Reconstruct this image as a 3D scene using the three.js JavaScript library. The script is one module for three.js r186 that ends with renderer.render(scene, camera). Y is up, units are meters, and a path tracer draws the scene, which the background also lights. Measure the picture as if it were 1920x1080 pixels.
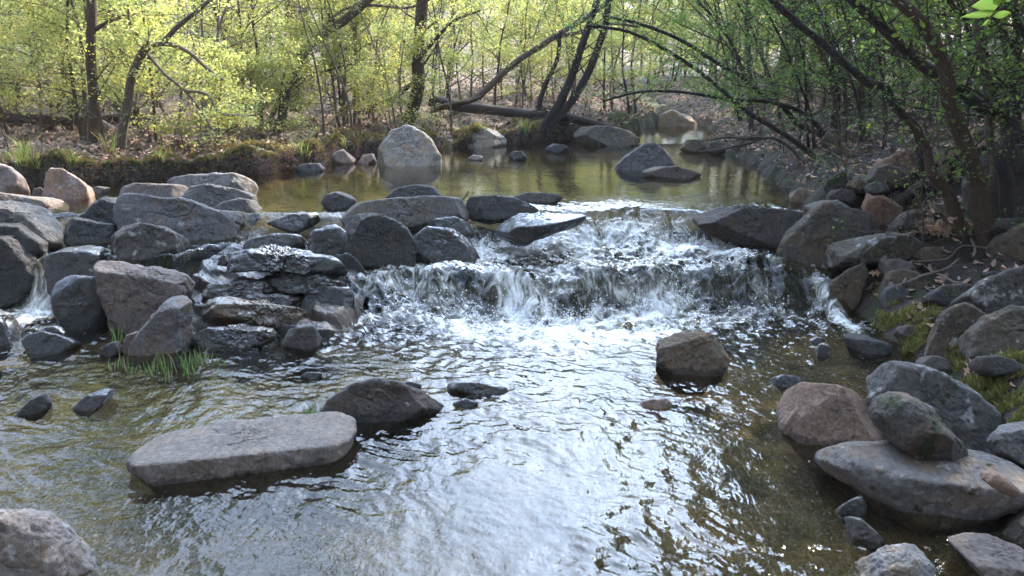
import * as THREE from 'three';
import { mergeGeometries, mergeVertices } from 'three/addons/utils/BufferGeometryUtils.js';
import { createNoise3D } from 'simplex-noise';

// ---------------------------------------------------------------- camera, sky, sun, exposure
const scene = new THREE.Scene();
const CAM_H = 1.55, FOV = 40, F = 540 / Math.tan(FOV * Math.PI / 360), HORIZON = 140;
const PITCH = Math.atan((540 - HORIZON) / F);
const camera = new THREE.PerspectiveCamera(FOV, 1920 / 1080, 0.05, 400);
camera.position.set(0, CAM_H, 0);
camera.rotation.x = -PITCH;
const FOG = 0.001;
const SKY = { zenith: [0.2, 0.31, 0.6], horizon: [0.48, 0.55, 0.66], warm: [0.72, 0.88, 1.14], glow: 10, haze: 8.4 };
const SUN_AZ = 30 * Math.PI / 180, SUN_EL = 39 * Math.PI / 180;       // ahead, to the right of the stream
const sunDir = new THREE.Vector3(Math.sin(SUN_AZ) * Math.cos(SUN_EL), Math.sin(SUN_EL), -Math.cos(SUN_AZ) * Math.cos(SUN_EL));
{ // hazy spring sky: pale blue overhead, whiter towards the horizon, a broad glow of haze round the sun
  const W = 512, H = 256, data = new Float32Array(W * H * 4);
  for (let j = 0; j < H; j++) for (let i = 0; i < W; i++) {
    const el = ((j + 0.5) / H - 0.5) * Math.PI, az = ((i + 0.5) / W - 0.5) * 2 * Math.PI, d = new THREE.Vector3(Math.cos(el) * Math.cos(az), Math.sin(el), Math.cos(el) * Math.sin(az));
    const ang = Math.acos(Math.min(1, Math.max(-1, d.dot(sunDir)))) * 180 / Math.PI, h = Math.pow(1 - Math.max(0, d.y), 3);
    const glow = SKY.glow * Math.exp(-ang / 8) + SKY.haze * Math.exp(-ang / 25), k = (j * W + i) * 4;
    for (let c = 0; c < 3; c++) data[k + c] = (SKY.zenith[c] + (SKY.horizon[c] - SKY.zenith[c]) * h) + glow * SKY.warm[c];
    data[k + 3] = 1;
  }
  const t = new THREE.DataTexture(data, W, H, THREE.RGBAFormat, THREE.FloatType);
  t.mapping = THREE.EquirectangularReflectionMapping; t.magFilter = t.minFilter = THREE.LinearFilter; t.needsUpdate = true;
  scene.background = t; scene.environment = t;
}
const sun = new THREE.DirectionalLight(new THREE.Color(1, 0.87, 0.66), 5);
sun.position.copy(sunDir).multiplyScalar(80); sun.target.position.set(0, 0, -8);
sun.castShadow = true; sun.shadow.mapSize.set(4096, 4096);
Object.assign(sun.shadow.camera, { left: -40, right: 40, top: 40, bottom: -40, near: 1, far: 200 });
scene.add(sun, sun.target);
const renderer = new THREE.WebGLRenderer({ antialias: true });
renderer.setSize(1024, 576);
renderer.shadowMap.enabled = true;
renderer.toneMapping = THREE.LinearToneMapping;
renderer.toneMappingExposure = 3.5;
if (FOG) scene.fog = new THREE.FogExp2(new THREE.Color(0.9, 0.93, 1), FOG);

// ---------------------------------------------------------------- helpers
function rng(seed) { let a = seed >>> 0; return () => { a = (a + 0x6D2B79F5) | 0; let t = Math.imul(a ^ (a >>> 15), 1 | a); t = (t + Math.imul(t ^ (t >>> 7), 61 | t)) ^ t; return ((t ^ (t >>> 14)) >>> 0) / 4294967296; }; }
const N3 = createNoise3D(rng(7));
const fbm = (x, y, z, o = 4, g = 0.5) => { let s = 0, a = 1, t = 0; for (let i = 0; i < o; i++) { s += a * N3(x, y, z); t += a; a *= g; x *= 2.03; y *= 2.03; z *= 2.03; } return s / t; };
const clamp = (x, a = 0, b = 1) => Math.min(b, Math.max(a, x));
const sst = (a, b, x) => { const t = clamp((x - a) / (b - a)); return t * t * (3 - 2 * t); };
const mix = (a, b, t) => a + (b - a) * t;
const V = (x, y, z) => new THREE.Vector3(x, y, z);
const cP = Math.cos(PITCH), sP = Math.sin(PITCH);
// a pixel of the photograph (1920 x 1080) gives a direction; the distance comes from a height or a depth
function ray(px, py) { const x = (px - 960) / F, y = -(py - 540) / F; return V(x, y * cP - sP, -cP - y * sP); }
function atY(px, py, y) { const d = ray(px, py); return d.multiplyScalar((y - CAM_H) / d.y).add(camera.position); }
function atZ(px, py, dist) { const d = ray(px, py); return d.multiplyScalar(dist / -d.z).add(camera.position); }
const used = {};
function numbered(n) { used[n] = (used[n] ?? -1) + 1; return used[n] ? n + '_' + String(used[n]).padStart(3, '0') : n; }
function finish(o) { o.traverse((c) => { if (c.isMesh) { c.castShadow = true; c.receiveShadow = true; } }); return o; }
function tag(o, label, category, group, kind) { o.userData.label = label; o.userData.category = category; if (group) o.userData.group = group; if (kind) o.userData.kind = kind; return o; }
function addMesh(name, geo, mat, parent = scene) { const m = new THREE.Mesh(geo, mat); m.name = parent === scene ? numbered(name) : name; parent.add(m); return finish(m); }
function structure(o) { o.userData.kind = 'structure'; return o; }

function noiseTexture(size, fn, srgb = false, repeat = true) {
  const data = new Uint8Array(size * size * 4);
  for (let j = 0; j < size; j++) for (let i = 0; i < size; i++) {
    const v = fn(i / size, j / size), k = (j * size + i) * 4;
    const c = Array.isArray(v) ? v : [v, v, v];
    for (let q = 0; q < 3; q++) data[k + q] = clamp(c[q]) * 255;
    data[k + 3] = 255;
  }
  const t = new THREE.DataTexture(data, size, size);
  if (srgb) t.colorSpace = THREE.SRGBColorSpace;
  t.magFilter = THREE.LinearFilter; t.minFilter = THREE.LinearFilter;
  if (repeat) t.wrapS = t.wrapT = THREE.RepeatWrapping;
  t.needsUpdate = true; return t;
}
// noise on a torus, so that the tile repeats without a seam
const tor = (u, v, f, o = 4, s = 0) => { const a = u * 2 * Math.PI, b = v * 2 * Math.PI, R = f / (2 * Math.PI); let sum = 0, amp = 1, t = 0, k = 1; for (let i = 0; i < o; i++) { sum += amp * (N3(Math.cos(a) * R * k + s, Math.sin(a) * R * k + 3.1 * i, Math.cos(b) * R * k) + N3(Math.sin(b) * R * k + 9, Math.cos(a) * R * k + s, Math.sin(a) * R * k + 5)) * 0.5; t += amp; amp *= 0.55; k *= 2; } return sum / t; };
const tiled = (t, metres) => { const c = t.clone(); c.repeat.set(1 / metres, 1 / metres); c.needsUpdate = true; return c; };

const rockBump = noiseTexture(512, (u, v) => { const a = tor(u, v, 14, 5); const pits = Math.max(0, tor(u, v, 60, 2, 20) - 0.35); return 0.55 + 0.4 * a - 0.8 * pits; });
const rockGrain = noiseTexture(512, (u, v) => { const a = tor(u, v, 10, 4, 40) * 0.22, s = tor(u, v, 90, 2, 60); const d = s > 0.42 ? -0.3 : s < -0.5 ? 0.22 : 0; const b = 0.82 + a + d + s * 0.12; return [b, b * 0.985, b * 0.97]; }, true);
const soilBump = noiseTexture(512, (u, v) => 0.5 + 0.5 * tor(u, v, 26, 5, 11));
const soilGrain = noiseTexture(512, (u, v) => { const b = 0.72 + 0.35 * tor(u, v, 30, 5, 77); return [b, b * 0.97, b * 0.93]; }, true);
const barkBump = noiseTexture(256, (u, v) => 0.5 + 0.5 * tor(u, v * 0.999, 16, 4, 5));
const rippleBump = noiseTexture(1024, (u, v) => { const w = tor(u, v, 5, 2, 3) * 0.03; const a = tor(u + w, v + w, 24, 2, 31), b = tor(u - w, v + w * 2, 46, 2, 57); return 0.5 + 0.32 * (1 - 2 * Math.abs(a)) * 0.7 + 0.22 * b; });

// ---------------------------------------------------------------- the lie of the stream: water level, banks, bed
const curve1 = (pts) => { const p = pts.slice().sort((a, b) => a[0] - b[0]); return (z) => { if (z <= p[0][0]) return p[0][1]; for (let i = 1; i < p.length; i++) if (z <= p[i][0]) return mix(p[i - 1][1], p[i][1], (z - p[i - 1][0]) / (p[i][0] - p[i - 1][0])); return p[p.length - 1][1]; }; };
const edge = (px, py, y) => { const p = atY(px, py, y); return [p.z, p.x]; };
const bankRight = curve1([[6, 2.2], [0, 1.9], edge(1940, 1060, 0), edge(1850, 1005, 0), edge(1850, 930, 0), edge(1895, 850, 0), edge(1850, 770, 0), edge(1745, 695, 0), edge(1680, 660, 0), edge(1610, 605, 0), edge(1560, 575, 0), [-5.6, 2.35], [-6.0, 2.4], edge(1490, 385, 0.5), edge(1450, 345, 0.5), edge(1400, 305, 0.5), edge(1345, 285, 0.5), edge(1320, 268, 0.5), [-14, 3.6], [-16.5, 3.4]]);
const bankLeft = curve1([[6, -5], [0, -5], [-5, -5], [-6.2, -5.4], edge(-120, 352, 0.5), edge(130, 345, 0.5), edge(300, 336, 0.5), edge(430, 330, 0.5), edge(560, 316, 0.5), edge(640, 303, 0.5), edge(720, 290, 0.5), edge(835, 277, 0.5), edge(960, 272, 0.5), edge(1060, 264, 0.5), [-14.5, 2.4], [-16.5, 3.4]]);
const mainT = (x) => sst(-1.45, -1.15, x);
const z1 = (x) => mix(-6.05, -6.2 + 0.14 * N3(x * 0.9, 3.3, 0) + 0.05 * N3(x * 3.1, 1.3, 0), mainT(x));
const z2 = (x) => mix(-5.28 - 0.3 * sst(-2.35, -2.15, x), -5.24 + 0.22 * N3(x * 1.0, 8.3, 0) + 0.09 * N3(x * 3.1, 5.1, 0), mainT(x));
const domes = [[1420, 520, 0.14, 0.36, 0.1], [1225, 545, 0.1, 0.28, 0.1], [1085, 512, 0.2, 0.2, 0.07], [955, 545, 0.12, 0.16, 0.11], [750, 550, 0.12, 0.34, 0.09], [1120, 560, 0.06, 0.17, 0.08], [850, 560, 0.05, 0.2, 0.07], [1310, 470, 0.28, 0.2, 0.05], [1060, 440, 0.34, 0.26, 0.09], [1210, 420, 0.42, 0.24, 0.07], [1330, 560, 0.04, 0.2, 0.05], [1140, 475, 0.26, 0.16, 0.05], [860, 500, 0.24, 0.2, 0.03]].map(([px, py, y, r, h]) => { const p = atY(px, py, y); return [p.x, p.z, r, h]; });
function level(x, z) {
  const t = mainT(x), d1 = mix(0.16, 0.24, t), tl = 0.07 * t, d2 = 0.5 - d1 - tl, w1 = mix(0.13, 0.2 + 0.08 * N3(x * 1.7, 2.4, 5), t), w2 = mix(0.14, 0.19 + 0.09 * N3(x * 1.9, 4.4, 1), t);
  let y = 0.5 - d1 * sst(-w1, w1, z - z1(x)) - tl * clamp((z - z1(x) - 0.1) / (z2(x) - z1(x) - 0.1)) - d2 * sst(-w2, w2, z - z2(x));
  if (z > -6.7 && z < -4.6) for (const [dx, dz, r, h] of domes) { const q = ((x - dx) ** 2 + (z - dz) ** 2 * 1.3) / (r * r); if (q < 4) y += h * Math.exp(-q * 1.4); }
  if (z < -12.6) y += (-12.6 - z) * 0.045;
  return y;
}
const chutes = [[70, 560, 0.1, 0.22], [1525, 530, 0.12, 0.09], [372, 560, 0.12, 0.07]].map(([px, py, y, w]) => [atY(px, py, y).x, w]);
function foam(x, z) {
  const t = mainT(x), s1 = z - z1(x), s2 = z - z2(x);
  let c = 0;
  if (t > 0.01 && x < 2.15) {
    const wob = N3(x * 1.7, z * 1.7, 2.2) * 0.16;
    c = 0.41 * sst(-0.16, 0.0, s1) * (1 - sst(-0.05, 0.12, s2)) + 0.18 * sst(0.0, 0.14, s1) * (1 - sst(0.3, 0.6, s1));
    c = Math.max(c, 0.45 * sst(-0.2, 0.02, s2) * (1 - sst(0.1, 0.25, s2)));
    const mid = Math.exp(-(((x - 0.35) / 1.0) ** 2));
    c = Math.max(c, (0.32 + 0.3 * mid) * sst(0.0, 0.13, s2) * (1 - sst(0.18 + 0.28 * mid, 0.5 + 0.75 * mid, s2)));
    c = (c + wob * (c > 0.02 ? 1 : 0)) * t;
    if (x > 1.75) c *= 1 - 0.3 * sst(1.75, 2.0, x);
  }
  for (const [cx, w] of chutes) { const q = Math.exp(-(((x - cx) / w) ** 2) * 1.2); c = Math.max(c, 0.6 * q * sst(-0.2, 0.0, s2) * (1 - sst(0.3, 0.8, s2))); }
  if (x < -2.55) c = Math.max(c, 0.42 * sst(0.05, 0.15, s2) * (1 - sst(0.35, 0.7, s2)) * sst(-4.2, -3.6, x));
  if (c <= 0.01) return 0;
  const fall = clamp(1 - Math.abs(s2) * 5) + clamp(1 - Math.abs(s1) * 5);
  const wx = x + 0.05 * N3(x * 6, z * 6, 9);
  const streak = fbm(wx * 21 + 1.2 * N3(x * 2.4, z * 2, 61), z * 4.5, 4, 5, 0.68), blob = fbm(wx * 8, z * 9, 14, 6, 0.72), patch = N3(x * 2.6, z * 3.4, 27);
  const n = 0.5 + 0.6 * mix(blob, streak, clamp(0.2 + fall * 0.42)) + 0.17 * patch + 0.05 * N3(x * 70, z * 40, 33);
  return sst(1 - c - 0.24, 1 - c + 0.5, n);
}
function rough(x, z) { const s2 = z - z2(x); const t = mainT(x); return z < z1(x) - 0.15 ? 0.03 + 0.62 * sst(-0.75, -0.15, z - z1(x)) * mainT(x) : s2 < 0.15 ? mix(0.6, 1.0, t) : mix(0.3, 1.0, 1 - sst(0.1, 1.7, s2)); }
function ripple(x, z) {
  const wx = 0.12 * N3(x * 1.6, z * 1.6, 20), wz = 0.12 * N3(x * 1.6, z * 1.6, 30);
  const a = N3((x + wx) * 3.2, (z + wz) * 4.4, 1), b = 1 - 2 * Math.abs(N3((x + wx) * 8, (z + wz) * 11, 2)), c = 1 - 2 * Math.abs(N3((x - wz) * 17 + b * 0.3, (z + wx) * 22, 3)), d = N3(x * 38, z * 44, 4);
  const calm = 0.6 + 0.85 * sst(-0.5, 0.6, N3(x * 0.9, z * 0.9, 44));
  return calm * (0.006 * a + 0.0036 * b + 0.0026 * c + 0.0008 * d + 0.004 * N3((x + wx) * 8, z * 1.7, 41));
}
function waterY(x, z) {
  const r = rough(x, z), f = z > -6.8 && z < -3.2 ? foam(x, z) : 0;
  let y = level(x, z) + ripple(x, z) * (0.35 + 1.1 * r) * mix(0.2, 1, sst(-0.8, -0.3, z - z1(x)));
  if (z > -6.6 && z < -4.0) { const k = r * sst(-6.5, -6.1, z) * (1 - sst(-4.8, -4.0, z)); y += k * (0.024 * fbm(x * 8, z * 7, 6, 3) + 0.002 * N3(x * 30, z * 18, 7)) + f * 0.007 * (0.7 + 0.6 * N3(x * 20, z * 14, 8)); }
  return y;
}
function bankWobble(x, z) { return z < -6.2 ? 0.1 * fbm(x * 2.2, z * 2.2, 71, 3) + (x < 1 ? 0.2 * N3(x * 0.8, z * 0.8, 75) : 0) : 0; }
function groundY(x, z) {
  const l = bankLeft(z), r = bankRight(z), lev = z < -13 ? level(0, z) : z < -6.1 ? 0.5 : z > -5.1 ? 0 : level(Math.min(x, 2.3), z);
  const n = fbm(x * 0.9, z * 0.9, 3, 4), n2 = fbm(x * 4, z * 4, 9, 3);
  
  const wob = bankWobble(x, z), inL = x - l + wob, inR = r - x + wob;
  let y;
  const inside = Math.min(inL, inR);
  if (inside > 0) { const dep = (z < -6.3 ? 0.3 : z > -4.9 ? 0.2 : 0.16) * (0.35 + 0.65 * sst(0, 0.8, inside)); y = lev - dep + 0.05 * n2; }
  else if (inL <= 0) { const d = -inL; y = lev - 0.1 + (0.29 + 0.12 * N3(x * 1.4, z * 1.4, 81)) * sst(0, 0.16, d) + 0.05 * sst(0.3, 3, d) + 0.06 * n * sst(0, 1, d) + 0.035 * n2 + Math.max(0, d - 6) * 0.05 + Math.max(0, d - 12) * 0.12; }
  else { const d = -inR; y = lev - 0.07 + 0.16 * sst(0, 0.2, d) + 0.34 * clamp(d, 0, 2.2) + 0.12 * Math.max(0, d - 2.2) + 0.2 * Math.max(0, d - 7) + 0.07 * n * sst(0, 1, d) + 0.04 * n2; }
  if (z > 2.5) y = mix(y, Math.max(y, 0.3), sst(2.5, 4.5, z)) + Math.max(0, z - 3.5) * 0.42; // the wooded valley side behind the photographer
  const hill = Math.max(0, -z - 18); y = (z < -18 ? mix(y, 1.0 + 0.06 * n, sst(18, 26, -z)) : y) + hill * hill / (hill + 14) * 0.2;
  return y;
}
const bedTone = (x, z) => fbm(x * 1.3, z * 1.3, 17, 3);

// ---------------------------------------------------------------- ground: bed, banks and forest floor in one sheet
{
  const xs = [], zs = [];
  for (let x = -70; x < -6; x += Math.max(0.3, (-6 - x) * 0.09)) xs.push(x);
  for (let x = -6; x <= 5.5; x += 0.045) xs.push(x);
  for (let x = 5.6; x < 70; x += Math.max(0.3, (x - 5.5) * 0.09)) xs.push(x);
  for (let z = 48; z > 8; z -= 2) zs.push(z);
  for (let z = 8; z > 0; z -= 0.4) zs.push(z);
  for (let z = 0; z > -10; z -= 0.05) zs.push(z);
  for (let z = -10; z > -90; z -= Math.max(0.08, (-10 - z) * 0.03)) zs.push(z);
  const W = xs.length, H = zs.length, pos = new Float32Array(W * H * 3), col = new Float32Array(W * H * 3), uv = new Float32Array(W * H * 2), idx = [];
  for (let j = 0; j < H; j++) for (let i = 0; i < W; i++) {
    const x = xs[i], z = zs[j], k = j * W + i, y = groundY(x, z);
    pos.set([x, y, z], k * 3); uv.set([x, -z], k * 2);
    const wo = bankWobble(x, z), inL = x - bankLeft(z) + wo, inR = bankRight(z) - x + wo, inside = Math.min(inL, inR);
    const t = bedTone(x, z), m = fbm(x * 3, z * 3, 50, 3);
    let c;
    if (inside > 0.02 && z < -4.95 && z > -6.35) c = [0.045, 0.043, 0.046];
    else if (inside > 0.02) c = t > 0.12 ? [0.25, 0.185, 0.085] : t > -0.25 ? [0.19, 0.148, 0.08] : [0.1, 0.085, 0.055];
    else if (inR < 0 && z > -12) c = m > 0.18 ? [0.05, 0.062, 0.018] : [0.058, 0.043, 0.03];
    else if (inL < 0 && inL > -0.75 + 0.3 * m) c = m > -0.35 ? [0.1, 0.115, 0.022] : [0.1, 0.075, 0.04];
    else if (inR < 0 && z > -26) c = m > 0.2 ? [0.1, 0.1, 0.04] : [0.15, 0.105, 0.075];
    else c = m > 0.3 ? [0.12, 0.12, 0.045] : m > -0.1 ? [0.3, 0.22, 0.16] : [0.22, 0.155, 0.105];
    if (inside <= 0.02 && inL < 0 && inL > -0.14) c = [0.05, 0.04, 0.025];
    const s = 0.85 + 0.3 * fbm(x * 9, z * 9, 60, 2);
    col.set([c[0] * s, c[1] * s, c[2] * s], k * 3);
    if (i < W - 1 && j < H - 1) idx.push(k, k + 1, k + W, k + 1, k + W + 1, k + W);
  }
  const g = new THREE.BufferGeometry();
  g.setAttribute('position', new THREE.BufferAttribute(pos, 3)); g.setAttribute('color', new THREE.BufferAttribute(col, 3)); g.setAttribute('uv', new THREE.BufferAttribute(uv, 2));
  g.setIndex(idx); g.computeVertexNormals();
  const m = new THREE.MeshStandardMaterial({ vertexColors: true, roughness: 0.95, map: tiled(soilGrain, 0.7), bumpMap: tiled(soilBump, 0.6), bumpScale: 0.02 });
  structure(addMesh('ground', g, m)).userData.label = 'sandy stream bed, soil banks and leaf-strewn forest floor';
}

// ---------------------------------------------------------------- water
const FX0 = -4.2, FX1 = 2.6, FZ0 = -6.7, FZ1 = -3.6;
const FW = 1536, FH = 768, foamData = new Uint8Array(FW * FH * 4), foamRough = new Uint8Array(FW * FH * 4), foamTint = new Uint8Array(FW * FH * 4);
for (let j = 0; j < FH; j++) for (let i = 0; i < FW; i++) {
  const x = mix(FX0, FX1, (i + 0.5) / FW), z = mix(FZ1, FZ0, (j + 0.5) / FH), k = (j * FW + i) * 4;
  const f = i && j && i < FW - 1 && j < FH - 1 ? foam(x, z) : 0;
  foamData[k] = foamData[k + 1] = foamData[k + 2] = 255 * (1 - 0.9 * f); foamData[k + 3] = 255;
  foamTint[k] = 255 * mix(0.66, 0.84, f); foamTint[k + 1] = 255 * mix(0.63, 0.85, f); foamTint[k + 2] = 255 * mix(0.52, 0.87, f); foamTint[k + 3] = 255;
  foamRough[k] = foamRough[k + 1] = foamRough[k + 2] = 255 * (0.05 + 0.65 * f); foamRough[k + 3] = 255;
}
function foamTexture(data) { const t = new THREE.DataTexture(data, FW, FH); t.magFilter = t.minFilter = THREE.LinearFilter; t.wrapS = t.wrapT = THREE.ClampToEdgeWrapping; t.repeat.set(1 / (FX1 - FX0), 1 / (FZ1 - FZ0)); t.offset.set(-FX0 / (FX1 - FX0), FZ1 / (FZ1 - FZ0)); t.needsUpdate = true; return t; }
const foamT = foamTexture(foamData), foamR = foamTexture(foamRough), foamC = foamTexture(foamTint);
function waterSheet(name, x0, x1, za, zb, dx, dz, mat, label) {
  const W = Math.ceil((x1 - x0) / dx) + 1, H = Math.ceil((za - zb) / dz) + 1, pos = new Float32Array(W * H * 3), uv = new Float32Array(W * H * 2), idx = [];
  const xa = new Float32Array(W), keep = new Uint8Array(W * H);
  for (let i = 0; i < W; i++) xa[i] = mix(x0, x1, i / (W - 1));
  for (let j = 0; j < H; j++) for (let i = 0; i < W; i++) {
    const z = mix(za, zb, j / (H - 1)), k = j * W + i, x = xa[i];
    keep[k] = x > bankLeft(z) - 0.35 && x < bankRight(z) + 0.35 ? 1 : 0;
    pos.set([x, keep[k] ? waterY(x, z) : level(x, z), z], k * 3); uv.set([x, -z], k * 2);
    if (i && j && keep[k] && keep[k - 1] && keep[k - W] && keep[k - W - 1]) idx.push(k - W - 1, k - W, k - 1, k - W, k, k - 1);
  }
  const g = new THREE.BufferGeometry();
  g.setAttribute('position', new THREE.BufferAttribute(pos, 3)); g.setAttribute('uv', new THREE.BufferAttribute(uv, 2)); g.setIndex(idx); g.computeVertexNormals();
  const o = structure(addMesh(name, g, mat)); o.userData.label = label; return o;
}
const foamyWater = new THREE.MeshPhysicalMaterial({ map: foamC, transmission: 1, thickness: 0, ior: 1.333, roughness: 1, transmissionMap: foamT, roughnessMap: foamR, bumpMap: tiled(rippleBump, 1.5), bumpScale: 0.003 });
const stillWater = new THREE.MeshPhysicalMaterial({ color: new THREE.Color().setRGB(0.66, 0.62, 0.46), transmission: 1, thickness: 0, ior: 1.333, roughness: 0.02, bumpMap: tiled(rippleBump, 1.6), bumpScale: 0.0012 });
waterSheet('lower_pool_water', -5.3, 3.0, 2.0, -4.75, 0.016, 0.014, foamyWater, 'rippling shallow water of the lower pool below the falls');
waterSheet('cascade_water', -5.6, 2.9, -4.75, -7.1, 0.0125, 0.0115, foamyWater, 'white water tumbling over the ledge between the pools');
waterSheet('upper_pool_water', -7, 4.5, -7.1, -18, 0.04, 0.04, stillWater, 'calm dark green water of the upper pool');

// ---------------------------------------------------------------- rocks
const rockMat = new THREE.MeshStandardMaterial({ vertexColors: true, roughness: 0.85, map: tiled(rockGrain, 0.35), bumpMap: tiled(rockBump, 0.3), bumpScale: 0.012 });
const wetMat = new THREE.MeshPhysicalMaterial({ vertexColors: true, roughness: 0.36, map: tiled(rockGrain, 0.35), bumpMap: tiled(rockBump, 0.3), bumpScale: 0.012, clearcoat: 0.35, clearcoatRoughness: 0.15 });
const bedMat = wetMat.clone(); bedMat.roughness = 0.5; bedMat.clearcoat = 0.22; bedMat.clearcoatRoughness = 0.25;
const TONE = { mauve: [0.14, 0.121, 0.118], sandy: [0.27, 0.235, 0.2], grey: [0.094, 0.083, 0.077], dark: [0.05, 0.044, 0.042], wet: [0.032, 0.03, 0.033], tan: [0.22, 0.14, 0.1], brown: [0.105, 0.085, 0.062], pale: [0.2, 0.174, 0.162], pink: [0.25, 0.195, 0.18] };
const LICHEN = [0.42, 0.42, 0.41];
let rockSeed = 100;
function rock(name, label, y, poly, o = {}) {
  const { d = 0.8, p = 2.6, tone = 'grey', lichen = 0.02, moss = 0, wet = false, cuts = [], na = 1, facets = 9, res, group, ext = 0.45, sit = ext ? 0.7 : 0.55, hard = 0.016, damp = 0, soft = 0.035 } = o;
  const seed = rockSeed++, R = rng(seed * 7919);
  let x0 = 1e9, x1 = -1e9, y0 = 1e9, y1 = -1e9, low = poly[0];
  for (const q of poly) { x0 = Math.min(x0, q[0]); x1 = Math.max(x1, q[0]); y0 = Math.min(y0, q[1]); y1 = Math.max(y1, q[1]); if (q[1] > low[1]) low = q; }
  const touch = y === null ? hitGround((x0 + x1) / 2, low[1]) : atY((x0 + x1) / 2, o.base ?? low[1], y), cx = (x0 + x1) / 2, cy = (y0 + y1) / 2;
  const wide = (x1 - x0) / F * -touch.z, depth = Math.max(0.03, d * Math.min(wide, (y1 - y0) / F * -touch.z * 2.6) * 0.5);
  const dist = -touch.z + depth * sit, C = atZ(cx, cy, dist);
  const away = ray(cx, cy), scale = C.distanceTo(camera.position) / away.length() / F; // metres per pixel at the rock
  away.normalize();
  const front = o.front ?? clamp(0.6 * depth / ((y1 - y0) * scale), 0.22, 1.2);
  const right = V(-away.z, 0, away.x).normalize(), up = V().crossVectors(right, away), view = away.clone().negate();
  const pts = poly.map((q) => { const t = clamp((q[1] - cy) / (y1 - cy)); return [(q[0] - cx) * scale, -(q[1] - cy + ext * t * t * (y1 - y0)) * scale]; }); // the foot goes on below the water or soil line
  const NA = 256, rad = new Float32Array(NA);
  for (let i = 0; i < NA; i++) {
    const a = i / NA * 2 * Math.PI, dx = Math.cos(a), dy = Math.sin(a); let best = 0;
    for (let k = 0; k < pts.length; k++) {
      const A = pts[k], B = pts[(k + 1) % pts.length], ex = B[0] - A[0], ey = B[1] - A[1], det = dx * -ey + dy * ex;
      if (Math.abs(det) < 1e-12) continue;
      const t = (A[0] * -ey + A[1] * ex) / det, s = (dx * A[1] - dy * A[0]) / det;
      if (t > 0 && s >= -1e-6 && s <= 1 + 1e-6) best = Math.max(best, t);
    }
    rad[i] = best || 0.01;
  }
  const sm = new Float32Array(NA);
  for (let i = 0; i < NA; i++) { let s = 0, w = 0; for (let k = -4; k <= 4; k++) { const g = Math.exp(-k * k / 6); s += g * rad[(i + k + NA) % NA]; w += g; } sm[i] = s / w; }
  const outline = (a) => { const f = ((a / (2 * Math.PI)) % 1 + 1) % 1 * NA, i = Math.floor(f); return mix(sm[i % NA], sm[(i + 1) % NA], f - i); };
  const size = Math.sqrt(wide * (y1 - y0) * scale);
  const body = (dx, dy, dz) => { const s = Math.hypot(dx, dy); return ((s / outline(Math.atan2(dy, dx))) ** p + (Math.abs(dz) / depth) ** p) ** (-1 / p); };
  const g0 = mergeVertices((() => { const g = new THREE.IcosahedronGeometry(1, res ?? clamp(Math.round((x1 - x0) / 9), 7, 30)); g.deleteAttribute('normal'); g.deleteAttribute('uv'); return g; })(), 1e-5);
  const P = g0.attributes.position, n = P.count, dirs = new Float32Array(P.array), r = new Float32Array(n);
  const planes = [];
  for (const [nx, ny, nz, f] of cuts) { const w = V(nx, ny, nz).normalize(); planes.push([w.dot(right), w.dot(up), w.dot(view), f]); }
  for (let i = 0; i < facets; i++) { const a = R() * 2 * Math.PI, t = 0.2 + R() * 0.75, s = Math.sqrt(1 - t * t); planes.push([Math.cos(a) * s, Math.sin(a) * s, t, 0.64 + 0.26 * R()]); }
  const fixed = [];                                                   // planes through a known point: the foot where it meets water or soil, and a level top
  const through = (nx, ny, nz, pt) => { const w = V(nx, ny, nz).normalize(); fixed.push([w.dot(right), w.dot(up), w.dot(view), w.dot(pt.clone().sub(C))]); };
  if (ext) through((R() - 0.5) * 0.3 + view.x * 0.5, front, 1, touch);
  if (o.top) through(o.top[1], 1, o.top[2], V(C.x, o.top[0], C.z));
  const sup = new Float32Array(planes.length);
  for (let i = 0; i < n; i++) { const dx = dirs[i * 3], dy = dirs[i * 3 + 1], dz = dirs[i * 3 + 2]; r[i] = body(dx, dy, dz); for (let k = 0; k < planes.length; k++) sup[k] = Math.max(sup[k], r[i] * (dx * planes[k][0] + dy * planes[k][1] + dz * planes[k][2])); }
  const sx = seed * 3.17, kk = hard * size;
  const hue = (R() - 0.5) * 0.22, lum = 0.85 + 0.35 * R(), col = new Float32Array(n * 3), base = [TONE[tone][0] * (1 + hue) * lum, TONE[tone][1] * lum, TONE[tone][2] * (1 - hue) * lum], stain = R();
  for (let i = 0; i < n; i++) {
    const dx = dirs[i * 3], dy = dirs[i * 3 + 1], dz = dirs[i * 3 + 2];
    let q = r[i];
    for (const [a0, a1, a2, h0] of fixed) { const c = dx * a0 + dy * a1 + dz * a2; if (c < 0.02 || h0 <= 0) continue; const b = h0 / c, kf = kk + soft * size, h = clamp(0.5 + 0.5 * (b - q) / kf); q = mix(b, q, h) - kf * h * (1 - h); }
    for (let k = 0; k < planes.length; k++) { const c = dx * planes[k][0] + dy * planes[k][1] + dz * planes[k][2]; if (c < 0.02) continue; const b = sup[k] * planes[k][3] / c, h = clamp(0.5 + 0.5 * (b - q) / kk); q = mix(b, q, h) - kk * h * (1 - h); }
    let px = dx * q, py = dy * q, pz = dz * q; const u = 1 / size;
    const big = fbm(px * 2.2 * u + sx, py * 2.2 * u, pz * 2.2 * u, 2), med = fbm(px * 6 * u, py * 6 * u + sx, pz * 6 * u, 3), cr = Math.abs(N3(px * 3 * u + 5, py * 3 * u + sx, pz * 3 * u));
    const fine = fbm(px * 45 + sx, py * 45, pz * 45, 2);
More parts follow.
